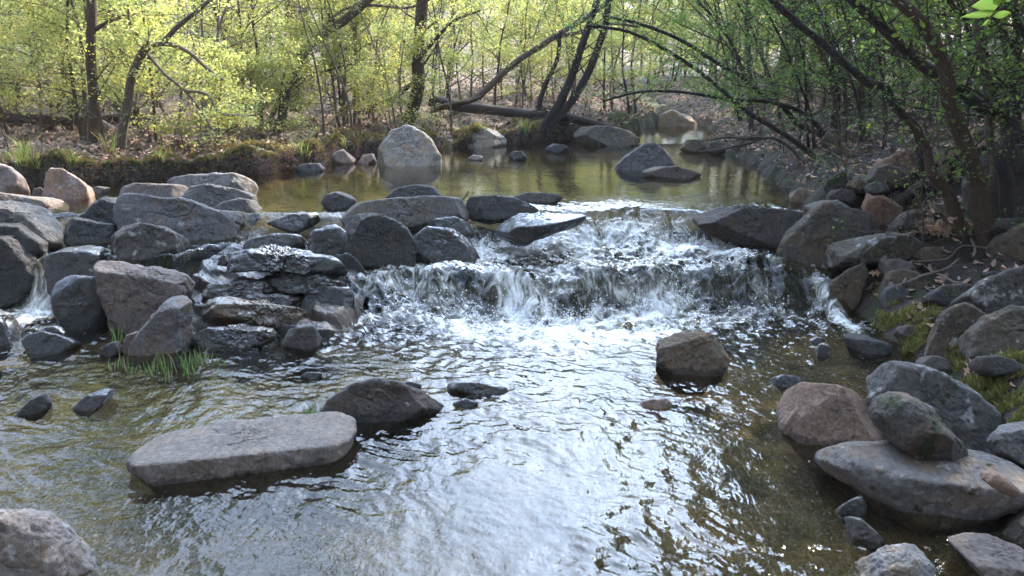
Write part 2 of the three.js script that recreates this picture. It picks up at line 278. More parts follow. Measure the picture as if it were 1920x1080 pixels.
    q += size * na * (0.03 * big + 0.02 * med - 0.02 * Math.max(0, 0.07 - cr) / 0.07) + Math.min(size * 0.02, 0.0035) * fine * na;
    px = dx * q; py = dy * q; pz = dz * q;
    const X = right.x * px + up.x * py + view.x * pz, Y = right.y * px + up.y * py + view.y * pz, Z = right.z * px + up.z * py + view.z * pz;
    P.setXYZ(i, X, Y, Z);
    const m1 = fbm(X * 7 + sx, Y * 7, Z * 7, 3), m2 = fbm(X * 28, Y * 28 + sx, Z * 28, 2), li = fbm(X * 6, Y * 6, Z * 6 + sx, 5, 0.62), mo = fbm(X * 8 + 40, Y * 8 + sx, Z * 8, 3);
    let t = 1 + 0.3 * m1 + 0.22 * m2, c = [base[0] * t, base[1] * t * (1 - 0.05 * m1), base[2] * t * (1 - 0.1 * m1)];
    const st = sst(0.1, 0.3, fbm(X * 4 + 9, Y * 5, Z * 4 + sx, 3)) * (stain > 0.4 ? 0.55 : 0.2); c = [c[0] * (1 + 0.25 * st), c[1] * (1 - 0.05 * st), c[2] * (1 - 0.4 * st)]; // rusty and silty stains
    const L = sst(0.62 - lichen, 0.7 - lichen, li + 0.12 * m2); c = c.map((v, k) => mix(v, LICHEN[k] * (0.85 + 0.3 * m2), L * 0.85));
    const M = sst(0.6 - moss, 0.68 - moss, mo + 0.15 * m2); if (moss) c = c.map((v, k) => mix(v, [0.035, 0.042, 0.012][k], M));
    if (damp) { const w = sst(damp + 0.004, damp - 0.004, Y + C.y - (y ?? touch.y) + 0.02 * m1 + 0.012 * m2); c = c.map((v) => v * mix(1, 0.42, w)); } // wet line left by the splashing water, with a clear ragged edge
    col.set(c, i * 3);
  }
  g0.setAttribute('color', new THREE.BufferAttribute(col, 3));
  g0.computeVertexNormals();
  const g = g0.toNonIndexed(), gp = g.attributes.position, uv = new Float32Array(gp.count * 2), A = V(), B = V(), D = V();
  for (let f = 0; f < gp.count; f += 3) {
    A.fromBufferAttribute(gp, f); B.fromBufferAttribute(gp, f + 1).sub(A); D.fromBufferAttribute(gp, f + 2).sub(A); B.cross(D);
    const ax = Math.abs(B.x), ay = Math.abs(B.y), az = Math.abs(B.z);
    for (let k = 0; k < 3; k++) { A.fromBufferAttribute(gp, f + k); uv.set(ay >= ax && ay >= az ? [A.x, A.z] : ax > az ? [A.z, A.y] : [A.x, A.y], (f + k) * 2); }
  }
  g.setAttribute('uv', new THREE.BufferAttribute(uv, 2));
  const m = addMesh(name, g, wet ? wetMat : rockMat);
  m.position.copy(C);
  return tag(m, label, name === 'pebble' ? 'stone' : 'rock', group);
}
function hitGround(px, py) { const d = ray(px, py).normalize(), p = V(); for (let s = 1.5; s < 90; s += 0.03 + s * 0.002) { p.copy(camera.position).addScaledVector(d, s); if (p.y < groundY(p.x, p.z)) return p; } return p; }
{ // wet bedrock beside the falls: thin tilted beds, one above the other
  const x0 = -2.28, x1 = -0.98, za = -4.4, zb = -5.9, W = 240, H = 210, pos = [], col = [], uv = [], idx = [], C = V(-1.5, 0, -5.3), SR = rng(515), slabs = [];
  for (let i = 0; i < 46; i++) { const x = mix(x0, x1, SR()), z = mix(za, zb, (i + SR()) / 46), t = clamp((za - z - 0.1) / 1.0); slabs.push([x, z, 0.4 * t ** 0.75 - 0.02 + 0.1 * (SR() - 0.5) - 0.06, -0.28 * SR() + 0.03, -0.3 * SR() + 0.02]); } // each bed: middle, height and dip
  for (let j = 0; j < H; j++) for (let i = 0; i < W; i++) {
    const x = mix(x0, x1, i / (W - 1)), z = mix(za, zb, j / (H - 1)), rim = Math.min(sst(0, 0.16, x - x0 + 0.12 * N3(z * 3, 1, 5)), sst(0, 0.24, x1 - x + 0.2 * N3(z * 2.2, 4, 5)), sst(0, 0.3, za - z + 0.25 * N3(x * 2, 7, 5) + 0.05), sst(0, 0.2, z - zb));
    const wx = x + 0.05 * N3(x * 4, z * 4, 92), wz = z + 0.05 * N3(x * 4, z * 4, 93); let sum = 0, y = 0;
    for (const q of slabs) { const dx = wx - q[0], dz = wz - q[1], a = dx * 0.94 + dz * 0.34, c = -dx * 0.34 + dz * 0.94, w = Math.exp(-(a * a * 0.35 + c * c * 1.5) * 620); sum += w; y += w * (q[2] + q[3] * (x - q[0]) + q[4] * (z - q[1])); }
    y = y / (sum + 1e-30) + 0.016 * fbm(x * 8, z * 11, 94, 4) + 0.005 * fbm(x * 34, z * 40, 95, 2);
    pos.push(x - C.x, mix(-0.22, y, rim), z - C.z); uv.push(x, -z);
    const m1 = fbm(x * 5, z * 5, 96, 3), s = 1 + 0.5 * m1, tan = sst(0.3, 0.42, N3(x * 2.2, z * 2.8, 97)) * 0.9; col.push(mix(0.034, 0.085, tan) * s, mix(0.032, 0.062, tan) * s, mix(0.034, 0.05, tan) * s);
    if (i && j) { const k = j * W + i; idx.push(k - W - 1, k - W, k - 1, k - W, k, k - 1); }
  }
  const g = new THREE.BufferGeometry(); g.setAttribute('position', new THREE.Float32BufferAttribute(pos, 3)); g.setAttribute('color', new THREE.Float32BufferAttribute(col, 3)); g.setAttribute('uv', new THREE.Float32BufferAttribute(uv, 2)); g.setIndex(idx); g.computeVertexNormals();
  const m = addMesh('bedrock_ledge', g, bedMat); m.position.copy(C); tag(m, 'low layered shelf of dark wet bedrock stepping down beside the falls', 'rock');
}
// ---------------------------------------------------------------- rocks
const flat = [[0, 1, 0.05, 0.5]];
// in the lower pool
rock('boulder', 'long flat-topped mauve boulder lying in the shallow lower pool', 0, [[262,838],[285,808],[330,790],[420,784],[500,787],[560,790],[640,795],[668,815],[665,840],[640,862],[590,880],[520,890],[430,887],[340,874],[290,860]], { damp: 0.018, ext: 0.9, tone: 'pale', d: 1.2, p: 3.2, top: [0.085, 0.02, 0.02], soft: 0.012, front: 0.3, facets: 0, lichen: -0.02, res: 44, hard: 0.04 });
rock('boulder', 'low dark brown rounded boulder behind the long flat boulder', 0, [[598,765],[620,742],[660,718],[700,709],[740,714],[790,738],[830,762],[845,772],[815,785],[760,792],[690,790],[620,782]], { damp: 0.035, tone: 'dark', d: 0.9, facets: 4, lichen: 0.05, res: 32 });
rock('rock', 'thin dark flat rock breaking the surface of the lower pool', 0, [[830,728],[845,716],[880,716],[930,722],[962,730],[930,738],[880,739],[845,736]], { tone: 'dark', wet: true });
rock('pebble', 'small dark stone just off the tip of the low brown boulder', 0, [[845,756],[870,746],[905,757],[880,763]], { tone: 'wet', wet: true });
rock('pebble', 'small dark stone showing behind the low brown boulder', 0, [[742,722],[765,714],[792,722],[780,731],[752,731]], { tone: 'wet', wet: true });
rock('boulder', 'blunt grey-brown boulder standing alone in the rippling water below the falls', 0, [[1231,662],[1234,645],[1262,630],[1300,618],[1330,622],[1352,645],[1367,668],[1354,690],[1320,702],[1280,704],[1245,698],[1233,688]], { damp: 0.035, tone: 'brown', d: 1, p: 3, facets: 8, cuts: [[0.1, 1, 0.3, 0.72], [-0.6, 0.2, 0.8, 0.72], [0.55, 0.25, 0.8, 0.74]], hard: 0.014, lichen: 0.05, res: 30 });
rock('pebble', 'small dark upright stone in the glittering shallows', 0, [[1528,652],[1542,640],[1555,648],[1556,664],[1538,670]], { tone: 'dark', wet: true });
rock('pebble', 'small black flat stone behind the upright one in the shallows', 0, [[1516,640],[1528,632],[1545,633],[1548,641],[1530,645]], { tone: 'wet', wet: true });
rock('rock', 'wedge-shaped dark slab at the water edge below the mossy bank', 0, [[1582,640],[1590,626],[1615,626],[1640,634],[1668,640],[1670,655],[1625,663],[1598,661]], { tone: 'dark', cuts: flat, lichen: 0.1 });
rock('boulder', 'tan orange angular boulder at the edge of the lower pool', 0, [[1456,785],[1470,745],[1500,727],[1560,722],[1590,728],[1615,748],[1640,775],[1668,800],[1668,828],[1600,840],[1540,838],[1500,824],[1470,807]], { damp: 0.035, tone: 'tan', d: 1, p: 3.4, facets: 3, cuts: [[-0.45, 0.7, 0.55, 0.6], [0.55, 0.6, 0.5, 0.62], [0.1, 0.25, 1, 0.7], [-0.9, 0.1, 0.4, 0.72]], lichen: -0.05, res: 40, hard: 0.006, soft: 0.008, na: 0.5 });
rock('boulder', 'large lichen-covered grey boulder behind the balanced stone', 0.06, [[1633,727],[1646,701],[1672,690],[1723,689],[1774,703],[1825,729],[1855,752],[1862,790],[1840,818],[1774,822],[1700,815],[1642,790]], { tone: 'grey', d: 0.8, p: 3, lichen: 0.32, moss: 0.1, facets: 5, res: 36 });
rock('boulder', 'broad flat grey slab overhanging the pool edge, carrying the balanced stone', 0.02, [[1540,897],[1557,880],[1603,859],[1680,836],[1774,830],[1833,825],[1870,835],[1905,860],[1925,884],[1890,905],[1859,922],[1791,948],[1731,956],[1672,950],[1616,929],[1561,918]], { ext: 0.3, front: 0.05, tone: 'pale', d: 1.1, p: 4, top: [0.15, 0.02, 0.06], soft: 0.02, facets: 2, lichen: 0.22, moss: 0.05, res: 44, sit: 0.8, hard: 0.05 });
rock('boulder', 'mossy dark stone balanced on the broad flat slab', 0.14, [[1633,790],[1640,765],[1660,748],[1689,744],[1731,758],[1770,795],[1826,841],[1787,857],[1744,863],[1701,851],[1672,830],[1646,808]], { ext: 0, tone: 'grey', d: 0.8, p: 2.8, lichen: 0.2, moss: 0.42, facets: 5, res: 34, sit: 0.5 });
rock('rock', 'small pointed stone tucked under the front of the flat slab', 0, [[1569,957],[1595,936],[1612,925],[1626,944],[1622,963],[1586,967]], { tone: 'dark', wet: true, facets: 7, hard: 0.02 });
rock('rock', 'wet dark low stone at the mouth of the small side puddle', 0, [[1584,978],[1612,974],[1650,998],[1668,1008],[1640,1014],[1600,1012]], { tone: 'wet', wet: true });
rock('boulder', 'angular pale grey rock with a crack beside the side puddle', 0, [[1590,1090],[1625,1055],[1663,1025],[1710,1007],[1727,1025],[1740,1042],[1750,1090],[1740,1150],[1620,1150]], { tone: 'pale', d: 1.1, p: 3, lichen: 0.2, cuts: [[-0.3, 1, 0.3, 0.7]], base: 1110, res: 34, hard: 0.03 });
rock('boulder', 'smooth flat mauve rock sloping into the side puddle', 0, [[1780,1042],[1812,1022],[1850,1012],[1900,1022],[1950,1045],[1990,1100],[1900,1115],[1850,1085],[1810,1062]], { tone: 'mauve', d: 1.3, p: 3.4, cuts: [[-0.1, 1, 0.1, 0.5]], facets: 2, lichen: 0.12, res: 34 });
rock('boulder', 'smooth tan boulder at the inland end of the flat slab', 0.12, [[1862,838],[1880,808],[1920,788],[1970,780],[1990,860],[1925,866],[1885,852]], { tone: 'pale', d: 1, facets: 3, lichen: 0.05, res: 26 });
rock('pebble', 'oval brown cobble perched on the soil beside the flat slab', 0.2, [[1838,895],[1855,882],[1885,893],[1912,914],[1902,928],[1872,920],[1846,907]], { ext: 0, tone: 'tan', facets: 2, lichen: -0.1 });
rock('boulder', 'pale lavender block with a pinkish flat top, largest rock in the brown shallows', 0, [[-120,925],[0,950],[60,968],[100,985],[122,1015],[145,1060],[165,1120],[120,1180],[-120,1180]], { tone: 'pale', d: 1.1, p: 3.6, top: [0.3, -0.05, 0.2], soft: 0.01, cuts: [[0.8, 0.2, 0.6, 0.8]], facets: 2, lichen: 0.25, base: 1110, res: 44, hard: 0.025 });
rock('rock', 'small dark pointed rock in the brown shallows by the bank', 0, [[26,770],[60,748],[88,740],[94,768],[70,777]], { tone: 'dark', facets: 7 });
rock('rock', 'small dark slanted rock in the brown shallows below the grass', 0, [[138,757],[165,738],[200,731],[223,738],[190,759],[155,769]], { tone: 'wet', wet: true });
rock('pebble', 'tiny wet stone between the grass and the low brown boulder', 0, [[560,706],[575,697],[607,700],[598,712]], { tone: 'wet', wet: true });
rock('rock', 'drowned rock with water sliding over it in the open riffle', -0.015, [[1190,765],[1210,748],[1245,742],[1262,755],[1240,772]], { tone: 'tan', wet: true, lichen: -0.2 });
rock('rock', 'drowned dark rock just upstream of the tan angular boulder', -0.005, [[1440,715],[1465,703],[1500,702],[1502,720],[1470,728]], { tone: 'wet', wet: true });
// left half of the ledge
rock('boulder', 'biggest dark boulder overhanging the small chute', 0.05, [[-90,400],[-40,420],[0,428],[30,450],[60,495],[68,530],[45,556],[0,564],[-90,570]], { tone: 'dark', d: 0.9, lichen: 0.05, res: 30, cuts: [[0.5, 0.8, 0.2, 0.85]] });
rock('boulder', 'dark rounded boulder squeezed behind the big chute boulder', 0.28, [[-60,425],[0,420],[40,418],[65,430],[79,460],[72,490],[40,500],[-40,495]], { tone: 'dark', lichen: 0.05 });
rock('boulder', 'dark hump-backed boulder at the head of the small chute', 0.42, [[-80,385],[0,376],[50,382],[85,400],[101,430],[96,452],[60,456],[-60,450]], { tone: 'grey', lichen: 0.08, res: 26 });
rock('boulder', 'long low grey rock lying along the quiet backwater', 0.5, [[-80,350],[0,358],[50,370],[100,376],[132,386],[100,392],[40,392],[-80,390]], { tone: 'mauve', lichen: 0.05 });
rock('boulder', 'sunlit pink boulder at the foot of the mossy bank', 0.52, [[-60,300],[0,308],[20,315],[40,340],[46,358],[20,363],[-60,362]], { tone: 'pink', lichen: 0.15, facets: 8, hard: 0.02 });
rock('boulder', 'pointed triangular pinkish-grey rock below the mossy bank', 0.5, [[82,360],[92,330],[103,313],[122,315],[145,335],[172,355],[177,371],[130,374],[90,372]], { tone: 'pink', lichen: 0.3, facets: 6, p: 3, hard: 0.02 });
rock('pebble', 'small cobble beside the pointed triangular rock', 0.5, [[60,366],[66,353],[78,351],[88,366],[76,371]], { tone: 'grey' });
rock('pebble', 'smallest pale cobble beside the pointed triangular rock', 0.5, [[88,372],[92,362],[102,361],[109,370],[98,375]], { tone: 'pale' });
rock('rock', 'flat sliver of rock in the backwater under the mossy bank', 0.5, [[166,355],[185,349],[206,353],[198,362],[176,362]], { tone: 'grey' });
rock('rock', 'loaf-shaped dark rock lying on the wet shelf', 0.34, [[122,440],[125,412],[150,403],[180,415],[215,424],[239,430],[232,447],[190,455],[140,457]], { tone: 'dark', lichen: 0.08, res: 24 });
rock('rock', 'rough dark rock leaning on the long whale-backed boulder', 0.42, [[150,402],[175,385],[195,370],[222,372],[231,390],[232,424],[190,424],[162,412]], { tone: 'dark', lichen: 0.1, moss: 0.15 });
rock('boulder', 'broad grey boulder end rising from the calm water', 0.5, [[203,372],[225,350],[255,342],[300,346],[345,350],[352,366],[300,374],[240,376]], { tone: 'mauve', lichen: 0.12 });
rock('boulder', 'pale flat-backed boulder farthest out in the calm pool edge', 0.5, [[295,348],[330,328],[400,325],[440,326],[480,345],[491,355],[470,363],[400,364],[320,362]], { tone: 'pale', lichen: 0.15, res: 26 });
rock('boulder', 'dark humped boulder between the whale-backed boulder and the pool', 0.48, [[335,372],[365,346],[400,345],[440,355],[480,370],[492,392],[460,398],[385,398],[345,388]], { tone: 'grey', lichen: 0.1, res: 26 });
rock('rock', 'small smooth hump of rock where the pool starts to spill', 0.46, [[390,394],[420,377],[450,372],[478,378],[494,397],[470,408],[420,408]], { tone: 'grey', lichen: 0.02 });
rock('boulder', 'long whale-backed grey boulder across the ledge, sloping to the spill', 0.36, [[229,390],[240,358],[262,352],[300,368],[345,370],[380,385],[405,398],[450,400],[490,412],[503,425],[450,440],[370,445],[300,440],[240,430]], { tone: 'mauve', d: 0.7, lichen: 0.14, facets: 4, res: 40 });
rock('boulder', 'dark boulder marked with round white lichen spots', 0.33, [[205,468],[215,440],[240,420],[270,416],[310,428],[340,448],[367,470],[330,478],[280,480],[225,478]], { tone: 'dark', lichen: 0.22, res: 30 });
rock('rock', 'flat-topped wet dark block under the sliding shelf water', 0.18, [[90,505],[98,474],[130,463],[170,459],[198,472],[200,510],[180,525],[130,530],[92,525]], { tone: 'wet', wet: true, p: 3.4, cuts: [[0, 1, 0.05, 0.7]] });
rock('rock', 'black wet broken rock beside the small chute', 0.02, [[102,575],[108,525],[140,512],[185,522],[204,560],[200,605],[150,612],[112,600]], { tone: 'wet', wet: true, facets: 9, hard: 0.02 });
rock('boulder', 'upright mauve block with a sloping flat top in the middle of the ledge', 0, [[190,492],[200,478],[240,488],[300,503],[345,520],[362,540],[345,565],[310,590],[285,612],[255,622],[222,612],[206,580],[196,540]], { tone: 'mauve', d: 0.9, p: 3.6, cuts: [[0.25, 1, 0.3, 0.55], [-0.1, 0.05, 1, 0.8]], facets: 4, lichen: 0.02, res: 34, hard: 0.025 });
rock('boulder', 'brown angular rock leaning up against the upright mauve block', 0, [[233,652],[245,630],[275,605],[310,570],[330,552],[350,550],[360,575],[358,612],[352,645],[320,660],[270,664]], { tone: 'mauve', d: 0.8, facets: 7, lichen: 0.0, res: 28, hard: 0.03 });
rock('rock', 'knobbly stone at the base of the brown leaning rock', 0, [[228,650],[238,627],[258,622],[275,632],[272,655],[245,662]], { tone: 'mauve', facets: 6 });
rock('rock', 'low dark stone beside the sprouting grass', 0, [[186,660],[200,645],[222,640],[232,660],[210,668]], { tone: 'dark' });
rock('rock', 'dark wedge of rock in the foam under the small chute', 0, [[50,632],[58,620],[85,617],[130,638],[154,652],[110,662],[62,660]], { tone: 'wet', wet: true, facets: 7 });
rock('rock', 'dark stone behind the wedge in the chute foam', 0.02, [[76,624],[88,611],[112,611],[126,630],[100,640]], { tone: 'wet', wet: true });
rock('boulder', 'black wet rock walling in the foot of the small chute', 0, [[-80,560],[0,578],[20,600],[40,632],[20,644],[-80,650]], { tone: 'wet', wet: true, facets: 8 });
// wet bedrock steps
rock('rock', 'rounded wet knob on the upper edge of the bedrock shelf', 0.32, [[407,492],[410,480],[420,477],[430,484],[428,494]], { tone: 'dark', wet: true });
rock('rock', 'black square-cut wet block at the edge of the falls', 0.05, [[552,582],[572,558],[595,537],[655,540],[664,560],[655,584],[620,594],[580,590]], { tone: 'wet', wet: true, p: 3.6, facets: 5, cuts: [[-0.4, 0.4, 0.8, 0.7], [0.7, 0.3, 0.6, 0.75]], hard: 0.015 });
rock('rock', 'small black wedge at the foot of the square-cut block', 0, [[650,592],[665,564],[694,590],[680,600],[660,600]], { tone: 'wet', wet: true });
rock('rock', 'dull brown stone at the foot of the bedrock shelf', 0, [[528,642],[543,615],[590,611],[604,640],[582,654],[545,652]], { tone: 'dark', facets: 6 });
rock('rock', 'dark wet hump under the spill behind the bedrock shelf', 0.32, [[448,464],[470,445],[520,437],[560,442],[588,462],[545,474],[480,474]], { tone: 'wet', wet: true });
rock('rock', 'flat wet hump in the spill beside the whale-backed boulder', 0.42, [[498,416],[540,401],[592,400],[606,417],[550,428]], { tone: 'wet', wet: true });
rock('rock', 'tall wet rock face in the spill beside the big central boulder', 0.28, [[575,460],[590,430],[630,420],[655,440],[655,485],[610,488]], { tone: 'wet', wet: true, facets: 5 });
rock('rock', 'uppermost flat wet slab of the broken bedrock beside the falls', 0.26, [[392,494],[410,478],[440,470],[520,462],[560,470],[620,490],[642,500],[655,520],[650,533],[600,522],[540,512],[470,504],[415,506]], { ext: 0.1, tone: 'wet', wet: true, p: 3.2, facets: 12, na: 2, cuts: [[0.15, 1, 0.15, 0.6]], res: 36, hard: 0.01 });
rock('rock', 'second wet slab lying below the uppermost bedrock slab', 0.18, [[495,528],[530,508],[580,505],[640,528],[662,542],[640,554],[580,550],[520,543]], { ext: 0.1, tone: 'wet', wet: true, facets: 12, na: 2, cuts: [[0.2, 1, 0.2, 0.6]], res: 28, hard: 0.01 });
rock('rock', 'brown-edged wet slab of bedrock over the narrow spill', 0.17, [[381,562],[385,535],[410,524],[450,522],[505,530],[522,545],[516,558],[480,560],[420,566]], { ext: 0.15, tone: 'dark', wet: true, facets: 12, na: 2, cuts: [[0.1, 1, 0.25, 0.6]], res: 28, hard: 0.01 });
rock('rock', 'long sloping wet slab with a tan corner low on the bedrock', 0.06, [[382,582],[400,552],[430,548],[480,566],[560,583],[602,600],[565,614],[480,616],[425,606],[392,596]], { ext: 0.1, tone: 'brown', wet: true, facets: 12, na: 2, cuts: [[0.15, 1, 0.35, 0.55]], res: 34, hard: 0.01 });
rock('rock', 'lowest wet slab of bedrock, washed by the narrow spill', 0, [[356,640],[370,618],[400,608],[450,610],[500,620],[542,628],[535,645],[450,650],[385,648]], { ext: 0.3, tone: 'wet', wet: true, facets: 12, na: 2, cuts: [[0.1, 1, 0.2, 0.6]], res: 32, hard: 0.01 });
rock('rock', 'thin wet slab wedged between the long sloping slab and the square-cut block', 0.12, [[440,560],[470,548],[520,552],[560,562],[570,576],[530,582],[470,575]], { ext: 0.1, tone: 'wet', wet: true, facets: 12, na: 2, cuts: [[0.1, 1, 0.3, 0.6]], res: 24, hard: 0.01 });
// central boulders
rock('boulder', 'big dark central boulder standing at the falls edge', 0.25, [[641,425],[655,402],[700,397],[730,408],[765,430],[780,455],[778,488],[730,496],[680,494],[652,488],[643,455]], { tone: 'dark', d: 0.9, p: 2.8, facets: 5, lichen: 0.0, res: 34, cuts: [[0, 1, 0.5, 0.86]] });
rock('rock', 'wet shoulder of rock running down from the big central boulder', 0.25, [[764,452],[800,424],[850,430],[880,450],[902,476],[860,488],[790,490]], { tone: 'wet', wet: true, facets: 4, res: 26 });
rock('boulder', 'long grey rounded boulder along the lip behind the big central boulder', 0.47, [[638,402],[660,380],[720,372],[800,368],[860,372],[895,396],[880,407],[800,413],[720,414],[655,414]], { tone: 'grey', d: 0.9, facets: 3, lichen: 0.0, res: 34 });
rock('rock', 'smooth dark hump on the pool side of the long lip boulder', 0.5, [[720,368],[745,352],[780,346],[815,352],[834,369],[780,376]], { tone: 'dark', facets: 3, lichen: 0.0 });
rock('rock', 'round dark cobble alone at the still pool edge', 0.5, [[601,378],[612,364],[635,358],[658,365],[669,378],[650,390],[620,390]], { tone: 'dark', facets: 2, lichen: 0.0 });
rock('rock', 'low dark lip rock with a stick behind it', 0.49, [[866,387],[880,368],[930,366],[970,372],[1012,390],[990,400],[920,403],[885,401]], { tone: 'dark', facets: 3, lichen: 0.02 });
rock('rock', 'thin flat rock level with the still pool', 0.5, [[952,371],[985,361],[1040,362],[1062,370],[1040,379],[980,380]], { tone: 'grey', facets: 2 });
rock('rock', 'black overhanging ledge rock at the head of the falls', 0.33, [[913,444],[940,415],[975,400],[1040,400],[1105,402],[1085,424],[1045,436],[1010,448],[985,462],[945,460]], { ext: 0, tone: 'wet', wet: true, facets: 6, d: 0.7, cuts: [[0, 1, 0.15, 0.8]] });
rock('rock', 'small wet hump behind the wet shoulder of rock', 0.4, [[796,425],[815,410],[850,406],[885,420],[890,436],[840,438]], { tone: 'wet', wet: true });
// right half of the ledge
rock('boulder', 'long dark log-like boulder forming the end of the lip', 0.36, [[1296,412],[1340,392],[1400,387],[1470,390],[1512,395],[1512,430],[1485,452],[1440,455],[1380,445],[1320,435]], { tone: 'dark', d: 0.9, facets: 3, lichen: 0.0, res: 32 });
rock('boulder', 'grey boulder with a flat cap behind the pyramid boulder', 0.45, [[1503,392],[1530,377],[1565,376],[1590,388],[1627,395],[1633,430],[1600,440],[1530,430]], { tone: 'grey', lichen: 0.1 });
rock('boulder', 'big pyramid-shaped olive-grey boulder beside the falls', 0.22, [[1454,482],[1470,450],[1510,400],[1535,383],[1560,379],[1580,390],[1610,420],[1627,447],[1610,475],[1585,495],[1540,503],[1495,495]], { tone: 'brown', d: 0.9, p: 3, facets: 3, cuts: [[-0.2, 0.35, 0.9, 0.72], [-0.7, 0.7, 0.1, 0.8]], lichen: 0.15, res: 34, hard: 0.04 });
rock('boulder', 'elongated pale speckled boulder resting above the side chute', 0.26, [[1548,498],[1560,464],[1600,450],[1660,434],[1700,436],[1727,456],[1705,478],[1650,495],[1600,502],[1565,510]], { ext: 0, tone: 'brown', d: 0.7, lichen: 0.3, facets: 4, res: 34, sit: 0.6 });
rock('boulder', 'upright dark boulder at the foot of the side chute', 0, [[1548,572],[1560,530],[1585,505],[1612,488],[1622,510],[1612,560],[1595,584],[1560,588]], { tone: 'brown', d: 1, lichen: 0.05, facets: 6, res: 28 });
rock('boulder', 'leaning brown angular block on the bank above the pyramid boulder', null, [[1619,388],[1625,360],[1635,352],[1665,370],[1692,386],[1688,408],[1665,424],[1642,428],[1628,408]], { tone: 'tan', d: 0.9, p: 3.2, facets: 4, cuts: [[0.6, 0.35, 0.7, 0.7], [-0.6, 0.2, 0.8, 0.7]], lichen: -0.1, hard: 0.02 });
rock('boulder', 'flat grey lichen-streaked rock under the tree roots', null, [[1662,424],[1690,402],[1720,393],[1785,398],[1790,424],[1735,436],[1690,438]], { tone: 'grey', lichen: 0.25 });
rock('pebble', 'small grey cobble in the trickle behind the pyramid boulder', 0.4, [[1594,438],[1600,428],[1612,426],[1621,434],[1614,444],[1600,444]], { tone: 'grey' });
rock('rock', 'half-buried brown rock under the dry leaf pile', null, [[1700,492],[1730,466],[1770,460],[1796,482],[1775,500],[1720,502]], { tone: 'brown', lichen: 0.02 });
rock('rock', 'half-buried brown rock beside the fallen twigs', null, [[1645,520],[1668,500],[1705,492],[1720,510],[1700,530],[1660,532]], { tone: 'brown', lichen: 0.02 });
rock('rock', 'rounded grey stone behind the bleached twigs', null, [[1650,558],[1662,535],[1688,530],[1702,545],[1695,566],[1665,570]], { tone: 'grey', lichen: 0.05 });
rock('boulder', 'big rust-stained boulder high on the bank', null, [[1632,322],[1650,305],[1700,280],[1745,276],[1772,290],[1770,325],[1745,350],[1700,352],[1650,338]], { tone: 'tan', d: 0.9, lichen: 0.28, facets: 5, res: 30 });
rock('boulder', 'large shadowed boulder behind the clump of stems', null, [[1815,345],[1840,290],[1880,275],[1980,270],[1990,400],[1880,410],[1828,385]], { tone: 'grey', d: 0.8, lichen: 0.2, res: 30 });
rock('rock', 'pale stone half in the pool under the leafy bank', 0.5, [[1478,364],[1500,352],[1522,360],[1518,380],[1490,380]], { tone: 'pale' });
rock('rock', 'pale flat stone set in the bank beside the rust-stained boulder', null, [[1594,345],[1600,332],[1630,327],[1634,340],[1612,350]], { tone: 'pale' });
rock('boulder', 'mossy sloping rock in the bank over the pool', null, [[1545,352],[1556,330],[1580,318],[1598,335],[1600,356],[1570,366]], { tone: 'dark', moss: 0.55 });
rock('boulder', 'pale-topped ridge boulder sloping down the bank', null, [[1798,575],[1840,535],[1890,505],[1930,485],[1990,480],[1990,600],[1900,610],[1830,600]], { tone: 'grey', lichen: 0.4, facets: 5, res: 32 });
rock('boulder', 'white-capped lichen boulder above the mossy slope', null, [[1743,635],[1765,590],[1800,566],[1838,580],[1855,612],[1830,645],[1785,662],[1750,655]], { tone: 'brown', lichen: 0.36, facets: 6, res: 30 });
rock('boulder', 'dark brown boulder wedged below the ridge boulder', null, [[1815,640],[1850,602],[1890,575],[1980,570],[1990,655],[1890,665],[1835,662]], { tone: 'brown', lichen: 0.1, facets: 4, res: 30 });
rock('rock', 'mossy sloping rock beneath the bleached twigs', null, [[1740,560],[1765,538],[1800,528],[1825,532],[1815,556],[1775,575]], { tone: 'brown', moss: 0.4, lichen: 0.1 });
rock('boulder', 'brown boulder among the stems at the top of the bank', null, [[1860,470],[1880,430],[1930,410],[1990,410],[1990,480],[1900,485]], { tone: 'brown', lichen: 0.05 });
// upper pool
rock('boulder', 'big rounded grey boulder standing in the upper pool by the mossy bank', 0.5, [[701,303],[712,275],[735,245],[760,236],[785,242],[808,262],[826,288],[829,306],[800,311],[740,312]], { tone: 'sandy', d: 0.9, p: 2.8, facets: 5, lichen: 0.12, res: 36, cuts: [[0.6, 0.2, 0.7, 0.82]] });
rock('boulder', 'broad grey boulder at the far grassy edge of the pool', 0.5, [[848,272],[875,250],[905,239],[930,243],[950,255],[957,271],[920,276],[870,276]], { tone: 'sandy', lichen: 0.1, res: 24 });
rock('rock', 'pale block leaning against the broad grey boulder', 0.5, [[944,270],[946,250],[958,246],[968,256],[968,271]], { tone: 'sandy', facets: 8 });
rock('rock', 'tan cobble at the mossy bank next to the big rounded boulder', 0.5, [[618,302],[625,285],[645,280],[667,298],[652,308]], { tone: 'pink' });
rock('rock', 'low pinkish stone between tan cobble and big rounded boulder', 0.5, [[670,303],[680,291],[700,288],[708,302],[690,307]], { tone: 'pink' });
rock('boulder', 'dark pyramid rock standing out of the pool', 0.5, [[1140,314],[1170,295],[1208,269],[1226,268],[1250,285],[1272,307],[1260,317],[1200,320]], { tone: 'grey', lichen: 0.15, facets: 6, res: 28 });
rock('rock', 'flat dark rock in front of the pyramid rock in the pool', 0.5, [[1200,322],[1215,313],[1270,312],[1322,325],[1290,333],[1230,333]], { tone: 'grey', lichen: 0.1 });
rock('rock', 'small dark dome of rock in the middle of the pool', 0.5, [[948,296],[962,284],[980,284],[992,297],[970,300]], { tone: 'dark' });
rock('pebble', 'pale stone awash in the middle of the pool', 0.5, [[876,297],[888,290],[906,293],[902,301]], { tone: 'pale' });
rock('rock', 'dark stone in the riffle at the head of the pool', 0.51, [[1018,280],[1035,269],[1060,272],[1072,282],[1045,285]], { tone: 'dark' });
